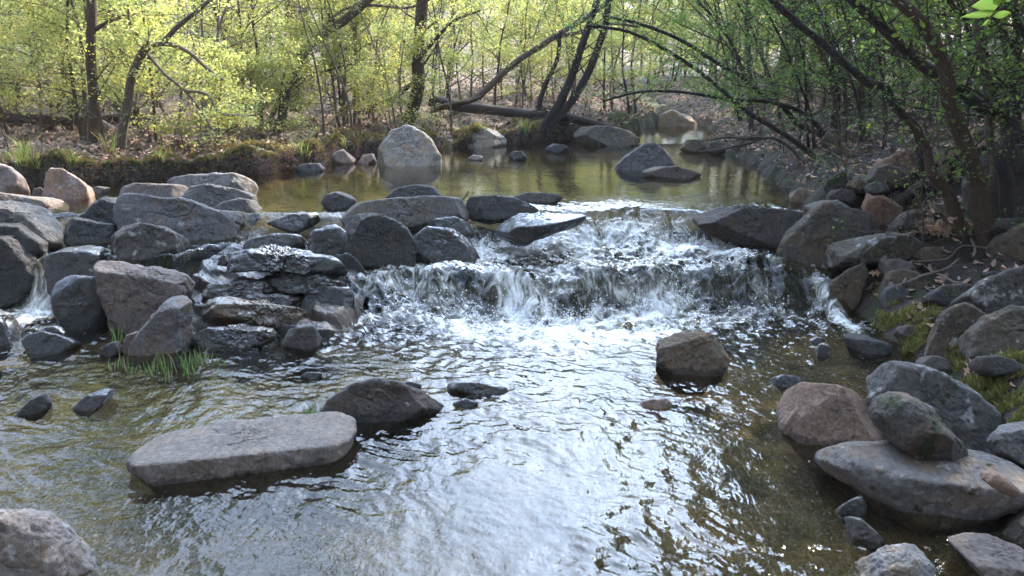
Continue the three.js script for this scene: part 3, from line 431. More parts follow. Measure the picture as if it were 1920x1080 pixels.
rock('boulder', 'long brown boulder beside the riffle at the head of the pool', 0.52, [[1073,254],[1085,238],[1140,236],[1180,245],[1203,260],[1180,270],[1110,271],[1085,265]], { tone: 'brown', lichen: 0.1, res: 24 });
rock('boulder', 'large pale lilac boulder on the far bank upstream', null, [[1230,248],[1238,215],[1260,207],[1290,215],[1317,240],[1312,254],[1270,256]], { tone: 'sandy', lichen: 0.1, facets: 5, cuts: [[0, 0.3, 1, 0.75]] });
rock('rock', 'brown boulder under the drooping branches by the pool', 0.52, [[1272,278],[1285,262],[1318,261],[1330,278],[1300,284]], { tone: 'brown' });
rock('rock', 'grey boulder under the drooping branches by the pool', 0.52, [[1322,282],[1332,266],[1352,266],[1362,283],[1340,288]], { tone: 'grey' });
rock('rock', 'flat dark rock by the overhanging mossy bank', 0.5, [[546,316],[570,307],[600,306],[616,315],[590,322],[560,322]], { tone: 'dark' });
rock('boulder', 'pale boulder half hidden by leaves up on the shaded bank', null, [[1536,266],[1555,243],[1590,243],[1603,260],[1575,272]], { tone: 'pale' });

// ---------------------------------------------------------------- trees
const bark = (c, r = 0.9) => new THREE.MeshStandardMaterial({ color: new THREE.Color().setRGB(...c), roughness: r, bumpMap: tiled(barkBump, 0.25), bumpScale: 0.03, map: tiled(soilGrain, 0.22) });
const BARK = { grey: bark([0.24, 0.2, 0.165]), brown: bark([0.15, 0.1, 0.065]), dark: bark([0.075, 0.06, 0.052]), pale: bark([0.36, 0.31, 0.27]), log: bark([0.1, 0.075, 0.06]) };
const leafMaterial = (c) => new THREE.MeshPhysicalMaterial({ color: new THREE.Color().setRGB(...c), roughness: 1, specularIntensity: 0.4, transmission: 0.55, thickness: 0, side: THREE.DoubleSide });
const LEAF = { spring: leafMaterial([0.39, 0.41, 0.14]), green: leafMaterial([0.13, 0.21, 0.05]), high: leafMaterial([0.2, 0.27, 0.06]), rust: leafMaterial([0.4, 0.16, 0.06]) };
// a spray: a few pointed leaves round a short twig
function sprayGeometry(seed, n, len, spread, plain) {
  const R = rng(seed), parts = [];
  for (let i = 0; i < n; i++) {
    const l = len * (0.7 + 0.6 * R()), w = l * 0.3, fold = 0.12 * l;
    const g = new THREE.BufferGeometry();
    g.setAttribute('position', new THREE.Float32BufferAttribute([0, 0, 0, l * 0.4, fold, w, l * 0.75, fold * 0.7, w * 0.75, l, -fold * 0.3, 0, l * 0.75, fold * 0.7, -w * 0.75, l * 0.4, fold, -w, l * 0.5, 0, 0], 3));
    g.setIndex(plain ? [0, 1, 3, 0, 3, 5] : [0, 1, 6, 1, 2, 6, 2, 3, 6, 3, 4, 6, 4, 5, 6, 5, 0, 6]); g.computeVertexNormals();
    g.rotateX((R() - 0.5) * 1.6); g.rotateZ((R() - 0.6) * 1.3); g.rotateY(R() * 6.283);
    g.translate((R() - 0.5) * spread, (R() - 0.5) * spread * 0.6, (R() - 0.5) * spread); parts.push(g);
  }
  return mergeGeometries(parts);
}
const SPRAY = [0, 1, 2, 3].map((i) => sprayGeometry(50 + i, 6, 0.033, 0.16)), MID = [0, 1].map((i) => sprayGeometry(60 + i, 8, 0.06, 0.3)), HIGH = [0, 1].map((i) => sprayGeometry(70 + i, 8, 0.16, 0.5, true));
const mtx = new THREE.Matrix4(), qt = new THREE.Quaternion(), eu = new THREE.Euler(), tint = new THREE.Color();
function crownOf(parent, points, R, mat, geo, s0 = 0.7, s1 = 1.3, name = 'crown') {
  if (!points.length) return;
  const m = new THREE.InstancedMesh(geo, mat, points.length);
  points.forEach((p, i) => {
    eu.set((R() - 0.5) * 1.1, R() * 6.283, (R() - 0.5) * 1.1); qt.setFromEuler(eu);
    const s = mix(s0, s1, R()); mtx.compose(p, qt, V(s, s, s)); m.setMatrixAt(i, mtx);
    const b = 0.75 + 0.5 * R(), w = R(); tint.setRGB(b * (0.85 + 0.35 * w), b, b * (0.6 + 0.5 * R())); m.setColorAt(i, tint);
  });
  m.name = name; m.userData.kind = 'stuff'; parent.add(m); finish(m);
}
function tube(pts, r0, r1, sides = 7, per = 4) {
  const c = new THREE.CatmullRomCurve3(pts), n = Math.max(2, (pts.length - 1) * per), P = c.getPoints(n), pos = [], uv = [], idx = [], nor = [];
  let a = V(0, 0, 1), len = 0; const t = V(), b = V(), q = V();
  for (let i = 0; i <= n; i++) {
    t.subVectors(P[Math.min(n, i + 1)], P[Math.max(0, i - 1)]).normalize(); b.crossVectors(t, a); if (b.lengthSq() < 1e-4) b.crossVectors(t, V(1, 0, 0)); b.normalize(); a = V().crossVectors(b, t).normalize();
    if (i) len += P[i].distanceTo(P[i - 1]);
    const f = i / n, r = Array.isArray(r0) ? r0[Math.min(r0.length - 1, Math.round(f * (r0.length - 1)))] : mix(r0, r1, f);
    for (let k = 0; k <= sides; k++) { const th = k / sides * 2 * Math.PI; q.copy(a).multiplyScalar(Math.cos(th)).addScaledVector(b, Math.sin(th)); const rr = r * (1 + 0.09 * N3(P[i].x * 6 + q.x, P[i].y * 6 + q.y, P[i].z * 6 + q.z)); pos.push(P[i].x + q.x * rr, P[i].y + q.y * rr, P[i].z + q.z * rr); nor.push(q.x, q.y, q.z); uv.push(k / sides * 2 * Math.PI * r, len); }
    if (i) for (let k = 0; k < sides; k++) { const A = (i - 1) * (sides + 1) + k, B = A + sides + 1; idx.push(A, A + 1, B, A + 1, B + 1, B); }
  }
  const g = new THREE.BufferGeometry();
  g.setAttribute('position', new THREE.Float32BufferAttribute(pos, 3)); g.setAttribute('normal', new THREE.Float32BufferAttribute(nor, 3)); g.setAttribute('uv', new THREE.Float32BufferAttribute(uv, 2)); g.setIndex(idx); return g;
}
function group3(name, label, category, at, group) { const g = new THREE.Group(); g.name = numbered(name); g.position.copy(at); scene.add(g); tag(g, label, category, group); return g; }
// twigs with leaves along a limb; returns geometry, pushes leaf places
function twigs(curvePts, R, n, len, r, leaves, perTwig, from = 0.3, up = 0.25) {
  const c = new THREE.CatmullRomCurve3(curvePts), out = [];
  for (let i = 0; i < n; i++) {
    const t = mix(from, 1, (i + R()) / n), p = c.getPoint(t), tan = c.getTangent(t), az = R() * 6.283, dir = V(Math.cos(az), (R() - 0.35) * 1.1 + up, Math.sin(az)).addScaledVector(tan, 0.6).normalize(), l = len * (0.5 + 0.8 * R());
    const m = p.clone().addScaledVector(dir, l * 0.5).add(V((R() - 0.5) * l * 0.2, (R() - 0.5) * l * 0.2, (R() - 0.5) * l * 0.2)), e = p.clone().addScaledVector(dir, l).add(V(0, (R() - 0.6) * l * 0.25, 0));
    out.push(tube([p, m, e], r, r * 0.35, 3, 1));
    for (let k = 0; k < perTwig; k++) { const s = 0.25 + 0.78 * R(), w = s < 0.5 ? p.clone().lerp(m, s * 2) : m.clone().lerp(e, s * 2 - 1); leaves.push(w.add(V((R() - 0.5) * 0.12, (R() - 0.5) * 0.1, (R() - 0.5) * 0.12))); }
  }
  return out;
}
function randomTree(o) {
  const R = rng(o.seed), y0 = groundY(o.x, o.z) - 0.08, G = group3(o.name, o.label, 'tree', V(o.x, y0, o.z), o.group), H = o.h, leaves = [];
  const tp = []; let bx = 0, bz = 0; const wx = (R() - 0.5) * 0.1 * H, wz = (R() - 0.5) * 0.1 * H;
  for (let i = 0; i <= 6; i++) { const t = i / 6; tp.push(V(bx + (o.lx ?? 0) * H * t * t + wx * Math.sin(t * 3.1), H * t, bz + (o.lz ?? 0) * H * t * t + wz * Math.sin(t * 3.6))); bx += (R() - 0.5) * 0.035 * H; bz += (R() - 0.5) * 0.035 * H; }
  const tg = tube(tp, o.r, o.r * 0.25, o.sides ?? 8, 3); const wood = [];
  const tc = new THREE.CatmullRomCurve3(tp);
  for (let i = 0; i < o.limbs; i++) {
    const t = mix(o.from, 0.97, (i + R() * 0.8) / o.limbs), p = tc.getPoint(t), az = i * 2.4 + R(), el = mix(0.15, 0.9, R()), L = o.limbLen * (1.1 - 0.55 * t) * (0.6 + 0.7 * R());
    const dir = V(Math.cos(az) * Math.cos(el), Math.sin(el), Math.sin(az) * Math.cos(el)), pts = [p];
    for (let k = 1; k <= 3; k++) pts.push(p.clone().addScaledVector(dir, L * k / 3).add(V((R() - 0.5) * L * 0.14, -(o.droop ?? 0.12) * L * (k / 3) ** 2 + (R() - 0.5) * L * 0.1, (R() - 0.5) * L * 0.14)));
    const r = o.r * 0.42 * (1 - 0.6 * t);
    wood.push(tube(pts, r, r * 0.3, 5, 2)); wood.push(...twigs(pts, R, o.twigs ?? 5, L * 0.42, Math.max(0.003, r * 0.35), leaves, o.perTwig ?? 9));
  }
  addMesh('trunk', tg, o.bark, G); if (wood.length) addMesh('branches', mergeGeometries(wood), o.bark, G).userData.kind = 'stuff';
  crownOf(G, leaves, R, o.leaf, o.geo ?? SPRAY[o.seed % 4], o.s0 ?? 0.7, o.s1 ?? 1.4);
  return G;
}
// a tree whose limbs follow lines seen in the photograph; paths: [[pixels], radius at foot and tip in pixels, optional depth step per point]
function tracedTree(name, label, paths, o = {}) {
  const R = rng(o.seed ?? 5), f = paths[0][0][0], foot = o.dist ? atZ(f[0], f[1], o.dist) : hitGround(f[0], f[1]), D = -foot.z;
  const gy = groundY(foot.x, foot.z), origin = V(foot.x, gy, foot.z), G = group3(name, label, o.category ?? 'tree', origin, o.group), leaves = [];
  paths.forEach(([px, r0, r1, dz = 0], i) => {
    const pts = px.map((q, k) => atZ(q[0], q[1], D + (o.lean ?? 0) * k + dz * k).sub(origin));
    if (i === 0) pts.unshift(V(pts[0].x, Math.min(pts[0].y - 0.05, -0.12), pts[0].z));
    const k = D / F, g = [tube(pts, r0 * k, r1 * k, 9, 4)];
    if (i === 0) return addMesh('trunk', mergeGeometries([...g, ...twigs(pts, R, o.tw ?? 8, o.tl ?? 0.5, Math.max(0.003, r1 * k * 0.3), leaves, o.per ?? 8, 0.35)]), o.bark, G);
    addMesh('branch', mergeGeometries([...g, ...twigs(pts, R, o.tw ?? 8, o.tl ?? 0.5, Math.max(0.0025, r1 * k * 0.35), leaves, o.per ?? 8, 0.2)]), o.barks?.[i] ?? o.bark, G);
  });
  crownOf(G, leaves, R, o.leaf ?? LEAF.spring, SPRAY[(o.seed ?? 0) % 4], o.s0 ?? 0.7, o.s1 ?? 1.3);
  return G;
}
// ---- trees that can be told apart, bank by bank
tracedTree('small_tree', 'crooked S-shaped small tree rooted in the mossy bank', [
  [[[228,282],[230,245],[240,195],[247,145],[262,108],[278,85]], 9, 7], [[[276,86],[310,82],[350,95],[388,128],[418,150]], 5, 2.5], [[[304,81],[335,48],[370,20],[405,-10]], 5, 3], [[[276,86],[258,66],[244,45],[240,10]], 3, 2], [[[272,95],[310,140],[345,168],[375,205],[395,240],[405,265]], 3, 2], [[[345,170],[390,178],[405,205],[420,215],[480,216]], 3, 1.5]], { bark: BARK.grey, barks: { 1: BARK.pale, 4: BARK.pale, 5: BARK.pale }, seed: 11, tw: 9, per: 7, tl: 0.45 });
tracedTree('tree', 'straight brown trunk beside the crooked S-shaped tree', [[[[173,268],[176,190],[170,110],[172,20],[168,-80]], 10, 8], [[[172,60],[205,40],[240,30],[255,28]], 4, 2]], { bark: BARK.brown, seed: 12, tw: 6 });
tracedTree('small_tree', 'thin sapling stem curving over in an arch across the straight trunk', [[[[-5,222],[22,195],[35,160],[65,115],[110,88],[150,82],[215,88]], 7, 3]], { bark: BARK.grey, seed: 13 });
tracedTree('small_tree', 'slanting sapling stem between the arch and the straight trunk', [[[[108,215],[120,172],[138,120],[155,98],[160,40]], 5, 3]], { bark: BARK.grey, seed: 14 });
tracedTree('tree', 'tree leaning out steeply with a pale sunlit trunk over the pool edge', [
  [[[528,242],[533,190],[545,152],[570,98],[608,62],[650,35],[702,-12]], 9, 8], [[[545,155],[585,142],[612,133],[660,120]], 4, 2], [[[484,270],[508,222],[532,172],[556,130]], 5, 4], [[[575,92],[640,20],[700,10],[760,15],[800,5]], 3, 2]], { bark: BARK.grey, barks: { 1: BARK.dark }, seed: 15, tw: 10 });
tracedTree('tree', 'sturdy dark upright trunk behind the big rounded boulder', [
  [[[762,243],[774,205],[785,160],[783,110],[788,60],[792,0],[795,-60]], 13, 10], [[[780,150],[745,180],[700,200],[690,215]], 4, 2], [[[784,110],[820,70],[850,40],[900,20]], 4, 2]], { bark: BARK.brown, seed: 16, tw: 10 });
tracedTree('tree', 'long slim trunk leaning diagonally across the fallen log', [
  [[[838,222],[900,178],[960,122],[1015,85],[1060,56],[1110,26],[1150,-5]], 7, 4.5], [[[1040,70],[1090,60],[1140,45],[1200,50]], 4, 2]], { bark: BARK.grey, seed: 17, tw: 10 });
tracedTree('tree', 'forked pair of dark leaning trunks rising from one stump by the pool', [
  [[[1018,242],[1048,195],[1075,135],[1086,100],[1100,60],[1122,-5]], 9, 6], [[[1028,238],[1070,192],[1100,142],[1120,92],[1134,50],[1142,-10]], 8, 5.5], [[[1008,205],[1022,160],[1045,110],[1050,60]], 5, 3]], { bark: BARK.dark, seed: 18, tw: 8 });
{ // fallen log with its root plate
  const D = -hitGround(1020, 236).z + 0.3, at = (p) => atZ(p[0], p[1], D), o = at([930, 215]), G = group3('fallen_log', 'dark fallen log lying behind the pool between leaning trunks', 'log', o);
  addMesh('log_trunk', tube([[805, 188], [860, 199], [930, 207], [1010, 217], [1060, 220], [1125, 236], [1150, 240]].map((p) => at(p).sub(o)), 11 * D / F, 7 * D / F, 10, 4), BARK.log, G);
  const R = rng(3), roots = []; for (let i = 0; i < 26; i++) { const a = R() * 6.283, l = 0.2 + 0.35 * R(), s = at([1035, 228]).sub(o); roots.push(tube([s, s.clone().add(V(Math.cos(a) * l * 0.6, Math.sin(a) * l * 0.5, 0.15 * R())), s.clone().add(V(Math.cos(a + 0.5) * l, Math.sin(a + 0.5) * l - 0.1, 0.3 * (R() - 0.3)))], 0.035, 0.006, 5, 2)); }
  addMesh('root_plate', mergeGeometries(roots), BARK.log, G);
  addMesh('broken_limb', tube([[812, 205], [850, 195], [880, 190], [905, 180]].map((p) => at(p).add(V(0, 0, 0.25)).sub(o)), 6 * D / F, 3 * D / F, 7, 3), BARK.brown, G);
}
{ // rotten log and torn roots on the near left bank
  const o = hitGround(150, 232), D = -o.z, G = group3('fallen_log', 'brown rotten log with torn roots behind the mossy bank', 'log', o), at = (p, z = 0) => atZ(p[0], p[1], D + z).sub(o);
  addMesh('log_trunk', tube([at([-60, 216]), at([60, 222]), at([150, 226]), at([215, 222]), at([260, 215])], 11 * D / F, 9 * D / F, 10, 4), BARK.brown, G);
  addMesh('broken_end', tube([at([188, 232], -0.3), at([212, 245], -0.5), at([228, 258], -0.7)], 9 * D / F, 7 * D / F, 9, 3), BARK.pale, G);
  const R = rng(9), roots = []; for (let i = 0; i < 44; i++) { const s = at([30 + R() * 260, 225 + 25 * R()], -0.2), a = R() * 6.283, l = 0.15 + 0.4 * R(); roots.push(tube([s, s.clone().add(V(Math.cos(a) * l * 0.5, 0.1 * R(), (R() - 0.5) * 0.2)), s.clone().add(V(Math.cos(a) * l, Math.sin(a) * l * 0.5, (R() - 0.5) * 0.3))], 0.016, 0.004, 4, 2)); }
  addMesh('torn_roots', mergeGeometries(roots), BARK.brown, G);
}
// ---- woods behind: understory trees in leaf, then trunks
{
  const R = rng(2024);
  for (let i = 0; i < 110; i++) {
    let x, z, tries = 0;
    do { z = -9.4 - 17 * R() ** 1.25; x = mix(-0.72, 0.3, R()) * -z * 1.0; tries++; } while ((x > bankLeft(z) - 0.35 && z > -15) && tries < 60);
    if (x > bankLeft(z) - 0.3 && x < bankRight(z) + 0.5) continue;
    const h = x > bankLeft(z) - 2.4 && z > -14 ? 1.0 + 0.9 * R() : z > -15 ? 2.1 + 1.1 * R() : Math.abs(x - 0.1 * -z) < 3 ? 2.2 + R() : 2.4 + 3.4 * R(); // only low saplings along the open bank
    randomTree({ name: 'understory_tree', label: 'slender understory tree in pale yellow-green spring leaf behind the mossy bank', group: 'understory trees in the sunlit wood', x, z, h, r: 0.012 + 0.006 * h, lx: (R() - 0.4) * 0.35, lz: (R() - 0.3) * 0.3, limbs: 12, from: 0.1, limbLen: 0.44 * h, twigs: 7, perTwig: 8, seed: 3000 + i, bark: R() < 0.4 ? BARK.brown : BARK.grey, leaf: LEAF.spring, s0: 0.7, s1: 1.5, sides: 6 });
  }
  for (let i = 0; i < 34; i++) {
    const z = -12.5 - 13 * R(), x = bankRight(Math.max(z, -16)) + 0.5 + 8 * R() ** 1.3, h = 2.2 + 3 * R();
    randomTree({ name: 'bushy_sapling', label: 'bushy green sapling beyond the pool on the shaded side of the stream', group: 'saplings beyond the pool', x, z, h, r: 0.012 + 0.006 * h, lx: (R() - 0.7) * 0.4, lz: 0.1, limbs: 12, from: 0.06, limbLen: 0.46 * h, twigs: 6, perTwig: 9, seed: 4500 + i, bark: R() < 0.5 ? BARK.brown : BARK.grey, leaf: R() < 0.5 ? LEAF.spring : LEAF.green, sides: 6, s0: 0.8, s1: 1.5 });
  }
  for (let i = 0; i < 30; i++) { // leafless brush tangled along the left bank
    const z = -8.3 - 4.6 * R(), x = bankLeft(z) - 0.6 - 1.2 * R(), h = 0.3 + 0.5 * R();
    randomTree({ name: 'dry_brush', label: 'low bare brown tangle of brush on the mossy bank', group: 'bare brush along the mossy bank', x, z, h, r: 0.007, lx: (R() - 0.5) * 1.2, lz: (R() - 0.3) * 0.8, limbs: 8, from: 0.05, limbLen: 0.8 * h, twigs: 4, perTwig: R() < 0.3 ? 1 : 0, seed: 4800 + i, bark: R() < 0.5 ? BARK.brown : BARK.pale, leaf: LEAF.spring, sides: 5, droop: 0.3, s0: 0.5, s1: 0.9 });
  }
  for (let i = 0; i < 34; i++) {
    const z = -4.6 - 8 * R(), x = bankRight(z) + 0.25 + 1.6 * R(), h = 0.35 + 0.6 * R();
    randomTree({ name: 'dry_brush', label: 'low bare grey tangle of brush on the shaded bank', group: 'bare brush on the shaded bank', x, z, h, r: 0.007, lx: (R() - 0.7) * 1.2, lz: (R() - 0.3) * 0.8, limbs: 8, from: 0.05, limbLen: 0.8 * h, twigs: 4, perTwig: R() < 0.3 ? 1 : 0, seed: 4900 + i, bark: R() < 0.6 ? BARK.brown : BARK.grey, leaf: LEAF.green, sides: 5, droop: 0.3, s0: 0.5, s1: 0.9 });
  }
  for (let i = 0; i < 84; i++) {
    const z = -9.8 - 9 * R(), x = bankLeft(Math.max(z, -16)) - 0.6 - 9 * R(), h = 2.2 + 1.2 * R();
    randomTree({ name: 'bare_sapling', label: 'thin pale nearly leafless sapling stem in the sunlit wood', group: 'nearly bare saplings of the sunlit wood', x, z, h, r: 0.012 + 0.014 * R(), lx: (R() - 0.5) * 0.8, lz: (R() - 0.5) * 0.5, limbs: 6, from: 0.3, limbLen: 0.4 * h, twigs: 5, perTwig: R() < 0.5 ? 1 : 0, seed: 4200 + i, bark: R() < 0.5 ? BARK.pale : BARK.grey, leaf: LEAF.spring, sides: 6, s0: 0.6, s1: 1 });
  }
  for (let i = 0; i < 60; i++) {
    const z = -19 - 24 * R(), x = mix(-0.75, 0.7, R()) * -z, h = Math.abs(x - 0.1 * -z) < 3.5 ? 2.4 + R() : 3.5 + 4 * R();
    randomTree({ name: 'far_understory_tree', label: 'leafy yellow-green sapling on the rise deep in the wood', group: 'saplings deep in the wood', x, z, h, r: 0.015 + 0.006 * h, lx: (R() - 0.5) * 0.3, lz: 0, limbs: 12, from: 0.08, limbLen: 0.45 * h, twigs: 5, perTwig: 8, seed: 4000 + i, bark: R() < 0.4 ? BARK.brown : BARK.grey, leaf: LEAF.spring, geo: MID[i % 2], sides: 6, s0: 0.7, s1: 1.3 });
  }
  for (let i = 0; i < 46; i++) {
    const z = -13 - 34 * R(), x = mix(-0.8, 0.75, R()) * -z, h = 9 + 5 * R();
    if (x > bankLeft(z) - 0.5 && x < bankRight(z) + 0.8 && z > -17 || Math.abs(x - 0.1 * -z) < 3.2) continue;
    const gap = Math.abs(x - 0.08 * -z) < 4 && z > -34; // the stream keeps a gap in the canopy
    randomTree({ name: 'forest_tree', label: 'tall straight forest tree standing back in the wood', group: 'tall trees of the wood', x, z, h, r: 0.07 + 0.09 * R(), lx: (R() - 0.5) * 0.12, lz: 0, limbs: gap ? 4 : 9, from: gap ? 0.3 : 0.4, limbLen: gap ? 1.2 : 2.4, twigs: 4, perTwig: gap ? 2 : 4, seed: 5000 + i, bark: R() < 0.5 ? BARK.grey : BARK.brown, leaf: LEAF.high, geo: HIGH[i % 2], s0: 0.6, s1: 1.1 });
  }
}
// ---- right bank: leaning stems traced from the photograph
const rs = { bark: BARK.dark, leaf: LEAF.green, group: undefined };
tracedTree('leaning_tree', 'thickest dark limb arching from the bank out over the stream', [[[[1893,442],[1890,400],[1886,335],[1877,295],[1890,267],[1900,238],[1880,213],[1840,200],[1800,173],[1763,143],[1720,117],[1693,90],[1663,60],[1633,33],[1593,-5],[1570,-40]], 15, 8]], { ...rs, seed: 21, tw: 22, per: 5, lean: 0.02 });
tracedTree('leaning_tree', 'knotted dark limb crossing behind the thickest one', [[[[1730,345],[1728,300],[1720,245],[1690,213],[1670,187],[1660,164],[1633,157],[1600,133],[1567,103],[1533,73],[1500,47],[1467,17],[1443,-6],[1425,-40]], 9, 6]], { ...rs, seed: 22, tw: 20, per: 6 });
tracedTree('leaning_tree', 'stout trunk rising from the rocks of the shaded bank', [[[[1850,450],[1840,400],[1830,333],[1813,283],[1793,227],[1780,187],[1773,133],[1753,83],[1727,40],[1680,-5],[1650,-60]], 19, 9]], { ...rs, bark: BARK.brown, seed: 23, tw: 14, per: 5 });
tracedTree('leaning_tree', 'smooth grey stem next to the stout trunk', [[[[1855,392],[1866,300],[1857,267],[1853,200],[1847,133],[1833,87],[1830,-20]], 9, 7]], { ...rs, bark: BARK.grey, seed: 24, tw: 10, per: 5 });
tracedTree('leaning_tree', 'short stump-like trunk bending towards the leaning brown block', [[[[1800,452],[1790,400],[1775,360],[1750,330],[1742,300],[1735,270],[1700,225]], 16, 5]], { ...rs, bark: BARK.brown, seed: 25, tw: 8, per: 5 });
tracedTree('drooping_branch', 'long thin stem sweeping low over the upper pool', [[[[1547,258],[1497,233],[1467,200],[1433,180],[1390,143],[1343,117],[1280,77],[1200,45],[1130,30]], 6, 2.5]], { ...rs, category: 'branch', seed: 26, tw: 22, per: 6, tl: 0.6 });
tracedTree('drooping_branch', 'lower thin stem reaching out above the dark pyramid rock', [[[[1527,297],[1487,263],[1440,233],[1397,207],[1347,163],[1280,113],[1180,60],[1100,48]], 6, 2.5]], { ...rs, category: 'branch', seed: 27, tw: 20, per: 6, tl: 0.6 });
tracedTree('drooping_branch', 'nearly level thin branch low over the pool', [[[[1555,268],[1510,215],[1460,195],[1420,188],[1373,188],[1330,180],[1270,172],[1200,172],[1130,190]], 5, 2]], { ...rs, category: 'branch', seed: 28, tw: 20, per: 5, tl: 0.5 });
tracedTree('drooping_branch', 'thin vertical sucker hanging down to the level branch', [[[[1563,267],[1573,187],[1570,160],[1540,100],[1520,20],[1515,-20]], 4, 2.5]], { ...rs, category: 'branch', seed: 29, tw: 10, per: 5 });
tracedTree('drooping_branch', 'bare tangled branch drooping to the pool surface', [[[[1500,300],[1450,258],[1400,270],[1350,280],[1310,285]], 4, 1.5], [[[1450,258],[1395,262],[1380,290]], 3, 1.5], [[[1420,262],[1360,258],[1290,270]], 2.5, 1.2]], { ...rs, category: 'branch', bark: BARK.grey, seed: 30, tw: 10, per: 0, tl: 0.4 });
{
  const R = rng(808);
  for (let i = 0; i < 92; i++) {
    const z = -4.2 - 9.5 * R() ** 1.2, x = bankRight(z) + (z > -6.5 ? 1.1 : 0.45) + 3.6 * R() ** 1.3, h = 1.7 + 1.7 * R() + 0.5 * Math.max(0, x - bankRight(z) - 1.5);
    randomTree({ name: 'bank_shrub', label: 'thin dark multi-twigged stem with fresh green leaves in the thicket on the shaded bank', group: 'stems of the shaded thicket', x, z, h, r: 0.012 + 0.018 * R(), lx: -0.3 - 0.5 * R(), lz: 0.05 + (R() - 0.4) * 0.3, limbs: 11, from: 0.15, limbLen: 0.42 * h, twigs: 6, perTwig: 3, seed: 7000 + i, bark: R() < 0.6 ? BARK.dark : BARK.brown, leaf: LEAF.green, s0: 0.55, s1: 1.05, sides: 6, droop: 0.05 });
  }
  // tall trees of the right bank: their crowns shade the falls and the lower pool
  const tall = [[4.6, -10.5], [6.3, -13], [5.4, -16.5], [8, -17], [7.4, -9.5], [9.6, -13], [6.2, -6.4], [8.6, -5.5], [5.6, -3.2], [7, -21], [8.2, -22], [11, -19]];
  tall.forEach(([x, z], i) => randomTree({ name: 'bank_tree', label: 'tall leafy tree on the shaded bank with its crown above the thicket', group: 'tall trees on the shaded bank', x, z, h: 11 + 3 * R(), r: 0.13 + 0.05 * R(), lx: -0.06, lz: 0, limbs: 15, from: 0.3, limbLen: x < 5.6 ? 2.2 : 3.3, twigs: 5, perTwig: x < 5.6 ? 12 : 10, seed: 9000 + i, bark: BARK.brown, leaf: LEAF.high, geo: HIGH[i % 2], s0: 0.7, s1: 1.3 }));
  const left = [[-6.8, -4.2], [-6, -0.8], [-8.5, 3], [-3.6, 3.2], [0.4, 4.6], [4.2, 2.4], [5.4, -1.2], [-0.5, 9], [4, 8], [-5, 10], [-11, 6], [8.5, 4], [9, 10], [1.5, 14], [-7, 15], [-12, -3]];
  left.forEach(([x, z], i) => randomTree({ name: 'bank_tree', label: 'tall leafy tree whose crown shades the lower pool from the near banks', group: 'tall trees on the near bank', x, z, h: 11 + 3 * R(), r: 0.15, lx: 0.03, lz: 0, limbs: 18, from: 0.32, limbLen: 3.6, twigs: 6, perTwig: 13, seed: 9500 + i, bark: BARK.grey, leaf: LEAF.high, geo: HIGH[i % 2], s0: 0.7, s1: 1.3 }));
}

// ---------------------------------------------------------------- small
// ---- grass, moss and litter
const bladeMat = (c) => new THREE.MeshPhysicalMaterial({ vertexColors: true, color: new THREE.Color().setRGB(...c), roughness: 1, specularIntensity: 0.4, transmission: 0.35, thickness: 0, side: THREE.DoubleSide });
const GRASS = bladeMat([0.1, 0.17, 0.045]), SEDGE = bladeMat([0.3, 0.36, 0.08]), MOSS = bladeMat([0.15, 0.15, 0.034]);
function blades(R, n, spread, h, w, bend = 0.3) {
  const pos = [], idx = [], col = [];
  for (let i = 0; i < n; i++) {
    const dead = R() < 0.22, b = 0.75 + 0.5 * R(); for (let k = 0; k < 5; k++) col.push(...(dead ? [1.9 * b, 1.05 * b, 2.0 * b] : [b, b, b])); // some blades are last year's straw
    const a = R() * 6.283, rr = Math.sqrt(R()), x = Math.cos(a) * rr * spread, z = Math.sin(a) * rr * spread * 0.6, th = R() * 6.283, l = h * (0.5 + 0.6 * R()), bx = (R() - 0.5) * 2 * bend * l, bz = (R() - 0.5) * 2 * bend * l, dx = Math.cos(th) * w / 2, dz = Math.sin(th) * w / 2, k = pos.length / 3;
    pos.push(x - dx, 0, z - dz, x + dx, 0, z + dz, x - dx * 0.8 + bx * 0.35, l * 0.55, z - dz * 0.8 + bz * 0.35, x + dx * 0.8 + bx * 0.35, l * 0.55, z + dz * 0.8 + bz * 0.35, x + bx, l * (1 - bend * 0.3), z + bz);
    idx.push(k, k + 1, k + 2, k + 1, k + 3, k + 2, k + 2, k + 3, k + 4);
  }
  const g = new THREE.BufferGeometry(); g.setAttribute('position', new THREE.Float32BufferAttribute(pos, 3)); g.setAttribute('color', new THREE.Float32BufferAttribute(col, 3)); g.setIndex(idx); g.computeVertexNormals(); return g;
}
[['thickest clump of fresh green grass sprouting from the shallow pool', 336, 706, 44, 0.16, 0.16], ['clump of green grass leaning on the thickest clump in the pool', 375, 684, 26, 0.07, 0.13], ['sparse clump of grass near the low dark stone', 218, 698, 20, 0.07, 0.12], ['thin grass shoots between the sparse and the thickest clump', 268, 700, 16, 0.09, 0.09], ['few short grass shoots at the open-water end of the clumps', 415, 688, 12, 0.06, 0.07]].forEach(([label, px, py, n, sp, h], i) => { const m = addMesh('grass_tuft', blades(rng(600 + i), n, sp, h, 0.006, 0.4), GRASS); m.position.copy(atY(px, py, -0.02)); tag(m, label, 'grass', 'grass in the lower pool'); });
{ const m = addMesh('grass_tuft', blades(rng(620), 34, 0.05, 0.08, 0.005, 0.4), GRASS); m.position.copy(atY(590, 782, 0.0)); tag(m, 'small mossy grass tuft growing at the end of the low brown boulder', 'grass'); }
{ const m = addMesh('grass_tuft', blades(rng(621), 18, 0.04, 0.14, 0.006, 0.3), GRASS); m.position.copy(atY(342, 600, 0.1).add(V(0, 0, 0.12))); tag(m, 'grass shoots growing on the brown leaning rock by the narrow spill', 'grass'); }
